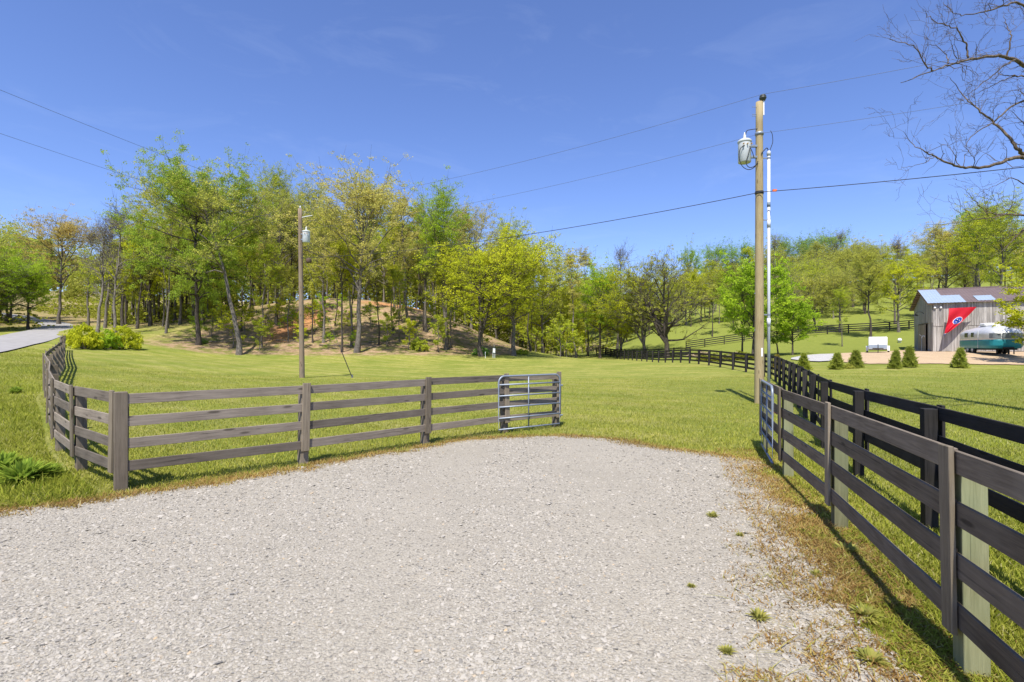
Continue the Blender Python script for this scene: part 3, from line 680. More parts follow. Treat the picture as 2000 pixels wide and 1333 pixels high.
def grow(seed, H, cb, spread, n1=22, n2=5, n3=3, nleaf=6000, ls=.16, sig=.38, lean=(0,0), upang=.5, shape='oval', r0=None, trunk_top=.92, wander=.02, fork=0):
    """returns (trunk mesh, crown mesh or None); trunk, limbs and twigs, and leaves round the twigs"""
    r = np.random.default_rng(seed); tb = TB(); r0 = r0 or .017*H
    t = np.linspace(0,1,12); w = np.cumsum(r.normal(0,wander*H,(12,2)),0)*.35; w -= w[0]
    tp = np.stack([lean[0]*t**1.4+w[:,0], lean[1]*t**1.4+w[:,1], t*H*trunk_top],1)
    tr = r0*(1-t*.9)**.9+.01; tr[0] *= 1.45; tr[1] *= 1.08
    stems = [(tp,tr)]; 
    for k in range(fork):
        i0 = int(r.integers(2,4)); a = r.random()*6.28+k*2.2; m_ = 9; tt = np.linspace(0,1,m_)
        e = np.array([math.cos(a),math.sin(a),0])*spread*.55*(.7+.5*r.random())
        q = tp[i0]+e[None]*tt[:,None]**.8; q[:,2] = tp[i0,2]+(H*trunk_top*.9-tp[i0,2])*tt
        stems.append((q+np.cumsum(r.normal(0,.1,(m_,3)),0)*.6*np.r_[0,np.ones(m_-1)][:,None], tr[i0]*.75*(1-tt*.88)))
    for q,rr in stems: tb.tube(q,rr,8)
    tips = []; wts = []
    for b1 in range(n1*len(stems) if fork==0 else int(n1*len(stems)*.7)):
        q,rr = stems[b1%len(stems)]
        hz = cb+(1-cb)*(r.random() if b1>2 else .98)
        zt = hz*H; zt = min(zt,q[-1,2]); 
        if zt < q[0,2]: continue
        k = np.interp(zt,q[:,2],np.arange(len(q))); p0 = np.array([np.interp(k,np.arange(len(q)),q[:,c]) for c in range(3)]); rb = np.interp(k,np.arange(len(q)),rr)
        u = (hz-cb)/(1-cb)
        prof = {'oval':math.sqrt(max(.05,1-(2*u-.85)**2*.8)),'round':math.sqrt(max(.08,1-(2*u-.9)**2)),'vase':.35+.75*u,'flat':1-.45*u,'cone':1.05-u*.9}[shape]
        L = spread*prof*((.84+.2*r.random()) if shape=='round' else (.65+.45*r.random())); a = b1*2.4+r.normal(0,.4); el = upang+(.45 if shape=='round' else .7)*u*u+r.normal(0,.12)
        m_ = 6; tt = np.linspace(0,1,m_); d = np.array([math.cos(a)*math.cos(el),math.sin(a)*math.cos(el),math.sin(el)])
        lp = p0+d[None]*L*tt[:,None]; lp[:,2] += L*.18*np.sin(tt*3)*r.normal(.3,.6); lp += np.cumsum(r.normal(0,L*.035,(m_,3)),0)*np.r_[0,np.ones(m_-1)][:,None]
        lp[:,2] = np.where(lp[:,2]>.86*H,.86*H+(lp[:,2]-.86*H)*.42,lp[:,2])
        lr = np.maximum(.012, min(rb*.7,.02*L+.02)*(1-tt*.85)); tb.tube(lp,lr,5)
        tips.append(lp[3:]); wts.append(np.full(len(lp[3:]),L*.6))
        for b2_ in range(n2):
            s0 = .25+.75*r.random(); i = s0*(m_-1); q0 = np.array([np.interp(i,np.arange(m_),lp[:,c]) for c in range(3)])
            d2 = d+r.normal(0,.65,3); d2[2] += .25; d2 /= np.linalg.norm(d2); L2_ = L*(.28+.3*r.random())
            t4 = np.linspace(0,1,4); sp = q0+d2[None]*L2_*t4[:,None]+np.cumsum(r.normal(0,L2_*.06,(4,3)),0)*np.r_[0,1,1,1][:,None]
            tb.tube(sp, np.maximum(.009,lr[3]*.6*(1-t4*.8)), 4); tips.append(sp[1:]); wts.append(np.full(3,L2_))
            for b3 in range(n3):
                q1 = sp[r.integers(1,4)]; d3 = d2+r.normal(0,.7,3); d3[2]+=.2; d3/=np.linalg.norm(d3); L3_ = L2_*(.35+.35*r.random())
                t3 = np.linspace(0,1,3); up_ = q1+d3[None]*L3_*t3[:,None]; up_[2,2]+=L3_*.12
                tb.tube(up_, np.maximum(.007,.018*(1-t3*.8)), 3); tips.append(up_); wts.append(np.full(3,L3_*1.6))
    tm = tb.mesh('trunk')
    if not nleaf: return tm,None
    P = np.concatenate(tips)
    V,Fc,tn = leaves(P,nleaf,ls,sig,r,0,np.concatenate(wts))
    return tm, npmesh('crown',V,Fc,M['leaf'],{'tone':tn})
YG=(.510,.540,.035); LG=(.440,.500,.050); BG=(.370,.510,.040); DG=(.27,.44,.085); TAN=(.560,.510,.135); OL=(.480,.490,.090); BRZ=(.56,.45,.13)
PR = {}
PR['oak'] = grow(41,24,.24,10.4,50,8,3,105000,.105,.6,upang=.22,shape='round',r0=.40)
PR['oak2'] = grow(2,22,.30,8.0,36,8,3,36000,.092,.55,upang=.55,shape='oval',r0=.30)
PR['oak3'] = grow(3,20,.34,7.2,34,8,3,28000,.088,.55,upang=.6,shape='vase',r0=.27)
PR['lean'] = grow(4,19,.45,7.5,26,7,4,18000,.085,.5,lean=(-4.2,1),upang=.35,shape='round',r0=.26,wander=.012)
PR['mid'] = grow(5,14,.25,5.6,30,8,3,30000,.088,.5,upang=.5,shape='oval')
PR['mid2'] = grow(6,13,.22,6.0,28,8,3,30000,.088,.5,upang=.45,shape='round',fork=2)
PR['slim'] = grow(7,17,.48,3.2,22,5,3,9000,.088,.42,upang=.7,shape='oval',r0=.17)
PR['slim2'] = grow(8,18,.42,3.0,22,5,3,6000,.085,.42,upang=.8,shape='vase',r0=.15)
PR['slim3'] = grow(9,15,.35,3.4,22,5,3,10500,.088,.42,upang=.6,shape='oval',r0=.14,lean=(.8,.3))
PR['bare'] = grow(10,18,.32,4.6,26,7,5,1500,.07,.30,upang=.8,shape='vase',r0=.22)
PR['bare2'] = grow(11,16,.30,4.2,26,7,5,0,upang=.85,shape='vase',r0=.19)
PR['poplar'] = grow(12,16,.22,4.4,44,7,3,26000,.20,.6,upang=.25,shape='round')
PR['small'] = grow(13,7,.2,3.3,24,6,3,18000,.085,.32,upang=.45,shape='round',r0=.11)
PR['sapling'] = grow(14,4.2,.2,1.3,14,4,2,2400,.07,.24,upang=.6,shape='oval',r0=.045)
PR['spread'] = grow(15,15,.16,9.5,16,7,4,13000,.095,.45,upang=.42,shape='flat',r0=.48,fork=4)
def shrubmesh(seed, w, h, n, ls):
    r = np.random.default_rng(seed); th = r.random((60,1))*6.28; ra = np.sqrt(r.random((60,1)))
    P = np.concatenate([np.cos(th)*ra*w,np.sin(th)*ra*w,(.15+.75*r.random((60,1)))*h*(1-.55*ra**2)],1); tb = TB()
    for p in P[:26]:
        t = np.linspace(0,1,4)[:,None]; tb.tube(p[None]*t*np.array([1,1,1])+np.array([0,0,-.1])*(1-t), np.array([.02,.016,.012,.006]), 4)
    V,Fc,tn = leaves(P,n,ls,w*.17,r); V[:,2] = np.maximum(V[:,2],.01)
    return tb.mesh('stems'), npmesh('foliage',V,Fc,M['leaf'],{'tone':tn})
PR['shrub'] = shrubmesh(21,1.6,1.7,5200,.09)
PR['shrub2'] = shrubmesh(22,1.2,1.3,3200,.085)
def conifer(seed, h, w, n):
    r = np.random.default_rng(seed); u = r.random(n)**1.25; a = r.random(n)*6.28
    lob = 1+.26*np.sin(a*5+u*13+seed)+.20*np.sin(a*3-u*17+1)+.15*np.sin(u*40+a); ra = w*(1-u)**.75*lob*(.55+.5*np.sqrt(r.random(n)))+.02
    c = np.stack([np.cos(a)*ra,np.sin(a)*ra,.06+u*h],1)
    d = np.stack([np.cos(a)*.8,np.sin(a)*.8,.55+.3*r.random(n)],1)+r.normal(0,.35,(n,3)); d/=np.linalg.norm(d,axis=1)[:,None]
    s = np.cross(d,r.normal(0,1,(n,3))); s/=np.linalg.norm(s,axis=1)[:,None]; L=(.06+.13*r.random(n)**2)[:,None]
    V = np.stack([c-s*L*.25,c+s*L*.25,c+d*L*1.5],1).reshape(-1,3); Fc = np.arange(3*n).reshape(n,3)
    tb = TB(); tt=np.linspace(0,1,6); tb.tube(np.stack([tt*0,tt*0,-.05+tt*h*.9],1), .035*(1-tt*.8), 6)
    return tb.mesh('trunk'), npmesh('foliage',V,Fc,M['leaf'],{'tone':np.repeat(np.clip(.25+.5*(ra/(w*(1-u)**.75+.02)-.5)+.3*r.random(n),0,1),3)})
PR['conifer'] = conifer(31,1.35,.38,3600); PR['conifer2'] = conifer(32,1.3,.36,3200)

BARKC = {'n':(1,1,1,1),'d':(.55,.52,.5,1),'g':(1.35,1.35,1.35,1)}
def plant(kind, x, y, name, label, cat, col, sc_=1.0, scz=None, rz=None, group=None, bark='n', sink=.12):
    tm,cm = PR[kind]
    root = thing(name, label, cat, (x,y,T(x,y)-sink*(1 if 'tree' in name or name=='sapling' else .2)), random.uniform(0,6.28) if rz is None else rz, group)
    root.scale = (sc_,sc_,scz or sc_)
    o = bpy.data.objects.new(tm.name.split('.')[0], tm); o.color = BARKC[bark]; link(o,root)
    if cm is not None:
        o = bpy.data.objects.new(cm.name.split('.')[0], cm); k = random.uniform(.9,1.1); o.color = (col[0]*k,col[1]*k,col[2],1); link(o,root)
    return root
PH = {}
for k_,(a_,b_) in PR.items():
    z_ = np.empty(len(a_.vertices)*3,np.float32); a_.vertices.foreach_get('co',z_); hs = [np.percentile(z_[2::3],99.8)]
    if b_ is not None and k_[:4] != 'bare': z_ = np.empty(len(b_.vertices)*3,np.float32); b_.vertices.foreach_get('co',z_); hs = [np.percentile(z_[2::3],99)]
    PH[k_] = float(max(hs))
def tree(kind, px, d, top, name, label, col, wide=1.0, rz=None, bark='n', group=None):
    """tree at photo column px and depth d, its top at photo row top"""
    x = (px-1000)*d/F; h = z_at(top,d)-T(x,d); s = h/(PH[kind]*1.0)
    return plant(kind, x, d, name, label, 'tree', col, s*wide, s, rz, group, bark)
# named trees of the left wood
tree('oak',388,62,318,'oak_tree','tallest lime green broad tree of the left wood, dark thick trunk at the lawn edge',(.35,.46,.055),.78,.9,'d')
tree('lean',467,58,330,'leaning_tree','pale yellow green tree with a bare trunk leaning left in front of the tallest tree',OL,1.05,.0)
tree('oak2',697,61,335,'oak_tree','tall tan and yellow budding tree right of the old utility pole',TAN,1.08,1.0)
tree('oak3',632,66,395,'forked_tree','grey forked tree just right of the old utility pole',OL,.8,2.2,'g')
tree('oak3',872,67,358,'tall_tree','tall fresh green tree rising at the right end of the wooded hill',BG,.95,.3)
tree('slim2',800,72,375,'tall_tree','thin tan budding tree left of the tall fresh green tree',TAN,1.3,.9)
tree('bare',832,74,400,'bare_tree','grey nearly leafless tree standing behind the tall fresh green tree',OL,1.0,.9)
tree('oak2',920,86,400,'tall_tree','olive tree showing behind the right shoulder of the tall fresh green tree',TAN,.8,2.9)
tree('mid2',940,62,468,'maple_tree','bright yellow green low branched tree at the right foot of the hill',YG,1.15,.2,'d')
tree('mid',1003,66,452,'maple_tree','bright yellow green tree beside the open gap in the middle',YG,1.15,1.4)
tree('mid',1060,84,490,'tall_tree','pale olive tree behind the yellow green trees of the middle',OL,.9,2.4)
tree('bare',240,72,390,'bare_tree','tall leafless grey tree with dark trunk left of the tallest tree',OL,1.0,.5,'d')
tree('bare2',205,74,412,'bare_tree','leafless grey tree furthest left among the bare trees',OL,1.1,2.0)
tree('bare',172,80,430,'bare_tree','thin budding tree with brownish tips between tan tree and bare trees',BRZ,1.0,3.2)
tree('bare2',268,70,440,'bare_tree','shorter leafless tree right beside the tall dark trunked bare tree',OL,1.0,1.0,'d')
tree('bare2',190,66,425,'bare_tree','leafless pale grey tree nearest the yellow bushes',OL,1.25,1.7,'g')
tree('bare',225,64,405,'bare_tree','leafless pale tree between the bushes and the tallest tree',OL,1.1,2.6,'g')
tree('oak2',115,92,420,'oak_tree','tan budding round crowned tree above the bend of the road',BRZ,1.05,.7)
tree('mid',55,80,500,'roadside_tree','bright green tree with dark trunk at the far side of the road bend',BG,1.1,1.8,'d')
tree('oak3',20,95,458,'roadside_tree','green tree at the left picture edge beyond the road',LG,1.2,2.7)
tree('mid2',-30,75,490,'roadside_tree','dense green tree cut by the left picture edge',BG,1.3,.7)
tree('oak3',300,80,395,'tall_tree','yellow green tree behind the left side of the tallest tree',OL,1.0,1.7)
tree('oak2',540,74,372,'tall_tree','tall sparse yellow green tree between tallest tree and old pole',OL,.9,.6)
tree('slim3',512,63,470,'young_tree','small bent tree on bare earth right of the leaning tree',LG,.8,.1)
tree('slim',668,61,470,'slender_tree','slender straight tree immediately left of the tall tan tree trunk',YG,.9,.8,'d')
tree('slim3',780,68,520,'slender_tree','thin pole like tree on the bare slope right of the tall tan tree',LG,.8,2.0)
tree('slim',870,66,480,'slender_tree','straight grey trunk at the edge of the slope under the fresh green crown',YG,.9,2.6)
tree('slim2',318,72,440,'slender_tree','thin straight trunk left of the tallest tree on grass',OL,.9,2.6)
# middle and right
tree('slim2',1125,82,488,'slender_tree','pale trunked thin tree at the end of the open field',TAN,1.1,.5,'g')
tree('slim2',1148,96,485,'slender_tree','thin tan tree right of the pale trunked tree',TAN,1.0,1.5)
tree('mid',1172,88,512,'young_tree','fresh green tree with slim dark trunk beside the pale trunked tree',BG,.85,.9,'d')
tree('bare2',1205,100,476,'bare_tree','leafless tree with raised branches behind the slim fresh green tree',OL,1.0,.4)
tree('mid',1098,92,545,'maple_tree','round yellow green tree closing the gap at the field end',YG,1.3,.4)
tree('mid2',1215,90,565,'maple_tree','low yellow green tree left of the old spreading tree',YG,1.3,.4)
tree('spread',1302,76,492,'spreading_tree','old wide spreading tree with several dark limbs behind the black fence',OL,.88,.8,'d')
tree('mid2',1258,82,520,'maple_tree','yellow green crown filling the left side of the old spreading tree',YG,1.2,1.8)
tree('small',1470,56,505,'maple_tree','bright green tree standing behind the tall tan utility pole',BG,.85,.4,'d')
tree('mid',1450,60,530,'maple_tree','bright green crown left of the tall tan utility pole',BG,.75,1.0,'d')
tree('small',1548,58,583,'small_tree','small round bright green tree right of the grey conduit',BG,1.05,.9,'d')
tree('small',1520,61,590,'small_tree','small bright green tree half hidden by the grey conduit',BG,1.0,2.2,'d')
tree('bare',1530,78,520,'budding_tree','olive budding tree behind the small bright green trees',OL,1.5,.4)
tree('mid2',1590,84,535,'budding_tree','wide olive budding tree on the green slope',OL,1.2,2.4)
tree('oak3',1700,72,475,'budding_tree','olive half leafed tree behind the white trailer',OL,.95,.5,'d')
tree('mid',1755,76,500,'tall_tree','yellow green leafy tree between trailer and barn',YG,1.0,1.9)
tree('bare',1748,84,455,'bare_tree','purplish leafless tree top above the trees behind the trailer',BRZ,1.0,1.2)
tree('mid',1640,80,520,'young_tree','thin olive tree on the slope left of the white trailer',OL,.9,.3)
tree('slim3',1645,66,560,'slender_tree','thin young tree just in front of the slope fence',LG,.8,1.2)
tree('oak2',1850,84,430,'oak_tree','large tan budding tree rising behind the barn roof',TAN,1.05,2.0)
tree('oak3',1955,66,385,'locust_tree','feathery green tree above the right end of the barn',LG,.95,1.4)
tree('slim',1905,80,410,'locust_tree','thin dark green tree left of the feathery green tree',DG,.9,.3)
tree('small',2045,36,528,'hanging_tree','low yellow green tree spreading over the barn roof from the right edge',YG,1.15,.2,'d')
for i,(px,top,kind,lab,wd) in enumerate(((1400,472,'poplar','dark green round tree on the ridge left of the pole',.55),(1455,470,'poplar','dark green tree on the ridge touching the tall pole',.6),
   (1535,462,'poplar','pale green ridge tree first right of the pole',.7),(1572,460,'poplar','green ridge tree in the middle of three round ones',.7),(1617,454,'poplar','largest round green tree on the ridge right of the pole',.8),(1350,478,'poplar','narrow green tree top above the old spreading tree',.5))):
    tree('mid' if i%2 else 'mid2',px,140+i*3,top,'ridge_tree',lab,DG if i<2 else (.33,.48,.10),wd*1.1,i*1.1)

# the wood on and behind the hill
def scatter(n, poly, mind, r, avoid=()):
    P = np.asarray(poly); out = []; lo,hi = P.min(0),P.max(0); tries=0
    while len(out)<n and tries<n*60:
        tries+=1; p = lo+(hi-lo)*r.random(2)
        if sdf(np.array([p[0]]),np.array([p[1]]),poly)[0] < 0: continue
        if all((p[0]-q[0])**2+(p[1]-q[1])**2 > mind*mind for q in out): out.append(p)
    return out
rt = np.random.default_rng(55)
for p in scatter(26,[(-56,74),(-42,64),(-30,62),(-18,62),(-6,66),(-3,76),(-12,84),(-30,84),(-52,84)],3.2,rt):
    k = rt.choice(['slim','slim2','slim3','slim3']); s = .55+.45*rt.random()
    plant(k,*p,'slender_tree','slender leafing trunk on the bare slope of the wooded hill','tree',[YG,LG,OL,OL][rt.integers(4)],s*.9,s,None,'slender trees on the hill slope',['n','d','g'][rt.integers(3)])
for p in scatter(150,[(-66,88),(-40,86),(-26,90),(-10,88),(2,94),(6,130),(-20,140),(-70,130)],2.4,rt):
    k = rt.choice(['slim','slim2','oak3','bare2','slim3','slim2','slim','mid']); s = .75+.35*rt.random()
    plant(k,*p,'slender_tree','grey trunked woodland tree crowded behind the hill crest','tree',[OL,OL,TAN,LG][rt.integers(4)],s*.9,s,None,'woodland trees behind the hill crest',['n','d','g'][rt.integers(3)])
for p in scatter(34,[(-72,92),(-56,74),(-46,70),(-42,76),(-52,90),(-62,104)],2.8,rt):
    k = rt.choice(['slim','slim3','mid','bare2']); s = .6+.4*rt.random()
    plant(k,*p,'slender_tree','young tree in the thicket between the road bend and the hill','tree',[OL,LG,YG,TAN][rt.integers(4)],s,s,None,'thicket trees by the road bend',['n','d'][rt.integers(2)])
for p in scatter(48,[(-72,64),(-82,86),(-96,100),(-130,114),(-160,95),(-120,60)],4,rt):
    k = rt.choice(['mid','mid2','oak3','mid2']); s = .7+.45*rt.random()
    plant(k,*p,'roadside_tree','leafy green tree in the wood beyond the road','tree',[LG,BG,OL,BG][rt.integers(4)],s,s,None,'trees beyond the road','d')
for p in scatter(46,[(-4,78),(4,76),(14,100),(15,118),(24,124),(30,112),(36,100),(50,128),(20,170),(-6,150)],3.2,rt):
    k = rt.choice(['slim','slim3','mid','slim2','mid2']); s = .55+.35*rt.random()
    plant(k,*p,'valley_tree','yellow green tree of the wood closing the valley','tree',[YG,YG,LG,OL][rt.integers(4)],s,s,None,'valley wood trees',['n','d','g'][rt.integers(3)])
for p in scatter(72,[(34,100),(30,92),(40,92),(70,96),(100,104),(128,112),(125,140),(70,142),(40,130)],4.2,rt):
    k = rt.choice(['slim','mid','bare','mid2','slim3']); s = .5+.35*rt.random()
    plant(k,*p,'slope_tree','scattered half leafed tree on the green slope','tree',[YG,OL,LG,OL][rt.integers(4)],s,s,None,'trees scattered on the green slope',['n','d','g'][rt.integers(3)])
for p in scatter(18,[(62,84),(64,74),(110,66),(130,90),(100,100)],5,rt):
    k = rt.choice(['mid','oak3','mid2']); s = .7+.3*rt.random()
    plant(k,*p,'barnyard_tree','leafy tree in the row behind the barn','tree',[YG,OL,TAN,LG][rt.integers(4)],s,s,None,'trees behind the barn','n')
for p in scatter(34,[(-46,64),(-38,60.5),(-22,61),(-8,63),(-2,70),(-8,78),(-40,78)],2.4,rt):
    s = .5+.7*rt.random()
    plant('sapling',*p,'sapling','leafy sapling under the trees on the hill slope','sapling',[YG,LG,BG][rt.integers(3)],s,s,None,'saplings under the trees')
for p in scatter(26,[(8,74),(16,100),(14,116),(6,100),(-2,80)],2.4,rt):
    s = .7+.8*rt.random()
    plant('sapling',*p,'sapling','leafy sapling in the shade at the far end of the field','sapling',[YG,LG][rt.integers(2)],s,s,None,'saplings at the field end')
# far woods as one mass
def farwood(n, poly, seed, k_s=1.0):
    r = np.random.default_rng(seed); V=[];Fc=[];tn=[];k=0
    src = [PR[q][1] for q in ('mid','mid2','oak3','slim','poplar')]; dat=[]
    for me_ in src:
        v = np.empty(len(me_.vertices)*3,np.float32); me_.vertices.foreach_get('co',v); v=v.reshape(-1,4,3)
        t = np.empty(len(me_.vertices),np.float32); me_.attributes['tone'].data.foreach_get('value',t); dat.append((v,t.reshape(-1,4)))
    for p in scatter(n,poly,5,r):
        v,t = dat[r.integers(len(dat))]; sel = r.permutation(len(v))[:2600]; v=v[sel].copy(); t=t[sel]; c=v.mean(1,keepdims=True); v=c+(v-c)*2.2
        s=(.75+.5*r.random())*k_s; a=r.random()*6.28; ca,sa=math.cos(a),math.sin(a)
        w=np.stack([v[...,0]*ca-v[...,1]*sa,v[...,0]*sa+v[...,1]*ca,v[...,2]],-1)*s+np.array([p[0],p[1],T(*p)-.5])
        V.append(w.reshape(-1,3)); Fc.append(np.arange(len(w)*4).reshape(-1,4)+k); k+=len(w)*4; tn.append(np.clip(t*.7+.3*r.random(),0,1).ravel())
    return npmesh('distant_woodland',np.concatenate(V),np.concatenate(Fc),M['leaf'],{'tone':np.concatenate(tn)})
fw = struct('distant_woodland', farwood(190,[(-170,120),(-100,130),(-60,135),(-10,138),(25,150),(40,165),(20,215),(-60,215),(-190,190)],70), 'stuff', 'far spring woodland rising behind the hill and valley', 'woodland'); fw.color=(.42,.44,.09,1)
fw = struct('ridge_woodland', farwood(110,[(52,152),(80,150),(130,148),(190,120),(240,150),(200,200),(60,205),(36,180)],71,.52), 'stuff', 'far spring woodland along the right ridge', 'woodland'); fw.color=(.40,.46,.10,1)

# undergrowth of the woods
def undergrowth(n, polys, hmax, seed):
    r = np.random.default_rng(seed); V=[];Fc=[];tn=[];k=0
    for poly,w,hm in polys:
        P=np.asarray(poly); lo,hi=P.min(0),P.max(0); m=int(n*w*3); q=lo+(hi-lo)*r.random((m,2)); q=q[sdf(q[:,0],q[:,1],poly)>0]
        q=q[fbm(q[:,0],q[:,1],.45)+.5*r.random(len(q))>-.15][:int(n*w)]; z=terr(q[:,0],q[:,1]); c=np.concatenate([q,(z+hm*r.random(len(q))**1.6)[:,None]],1)
        v,f,t=leaves(c,len(c)*3,.15,.28,r); V.append(v);Fc.append(f+k);tn.append(t);k+=len(v)
    return npmesh('undergrowth',np.concatenate(V),np.concatenate(Fc),M['leaf'],{'tone':np.concatenate(tn)})
ug = struct('undergrowth', undergrowth(40000,[([(-66,92),(-34,96),(-6,94),(4,100),(4,126),(-40,126),(-75,118)],.55,5.5),([(-72,106),(-40,108),(2,106),(6,128),(-40,130),(-76,122)],.40,10.0),([(-62,80),(-46,74),(-44,82),(-56,96),(-70,104),(-76,98)],.16,2.4),
  ([(-76,70),(-74,84),(-88,98),(-118,114),(-150,110),(-140,70)],.26,3.0),([(-76,102),(-62,90),(-54,98),(-58,125),(-130,142),(-112,124),(-96,112)],.55,4.2),([(-4,84),(8,112),(22,118),(30,128),(0,136),(-14,110)],.24,3.0)],3,88), 'stuff', 'leafy undergrowth on the floor of the woods', 'undergrowth'); ug.color=(.38,.40,.06,1)
# shrubs
for px,d,s,lab,k,col in ((165,49,1.0,'bright yellow green bush nearest the curved fence','shrub',YG),(205,51,1.05,'bright yellow green bush in the middle of the clump by the road','shrub2',BG),(240,53,1.0,'yellow green bush at the hill side of the clump by the road','shrub',YG)):
    plant(k,(px-1000)*d/F,d,'bush',lab,'bush',(col[0],col[1],col[2]),s*.95,s*1.6)
for px,d,s,lab in ((938,63.5,.9,'dark green low bush by the small white meter post'),(1020,70,.7,'low green bush at the shaded field edge'),(820,64,.9,'bright leafy bush alone at the foot of the slope'),(395,63,.5,'tuft of green growth round the thick dark trunk')):
    plant('shrub2',(px-1000)*d/F,d,'bush',lab,'bush',DG if 'dark' in lab else LG,s,s*(1.6 if 'alone' in lab else 1))
for px,d,lab,k,s in ((1519,38.5,'yellowish young evergreen half hidden by the black fence','conifer2',.85),(1570,37,'round dwarf evergreen first to the right of the conduit','conifer',.80),(1634,36,'young evergreen left of the white trailer','conifer2',.95),(1671,36.3,'young evergreen just below the white trailer','conifer',.92),
                 (1747,35,'young evergreen between trailer and barn corner','conifer',1.0),(1776,35.6,'young evergreen in front of the barn corner','conifer2',1.08),(1873,35,'largest young evergreen in front of the old camper','conifer',1.08)):
    c = plant(k,(px-1000)*d/F,d,'young_evergreen',lab,'evergreen',(.30,.345,.06) if 'yellowish' not in lab else (.36,.31,.05),s*.90*random.uniform(.85,1.15),s*random.uniform(.82,1.02),None,'row of young evergreens'); c.rotation_euler.x=random.uniform(-.10,.10); c.rotation_euler.y=random.uniform(-.10,.10)
plant('shrub2',(1653-1000)*36.2/F,36.2,'bush','low yellowish bush between two young evergreens','bush',OL,.4,.3)
for px,d,s in ((1395,52,.7),(1415,50,.6),(1440,51,.8),(1460,49,.6),(1378,54,.7)):
    plant('shrub2',(px-1000)*d/F,d,'bush','yellow green weedy bush behind the black fence near the brush heap','bush',(.25,.26,.03),s,s,None,'weedy bushes behind the black fence')

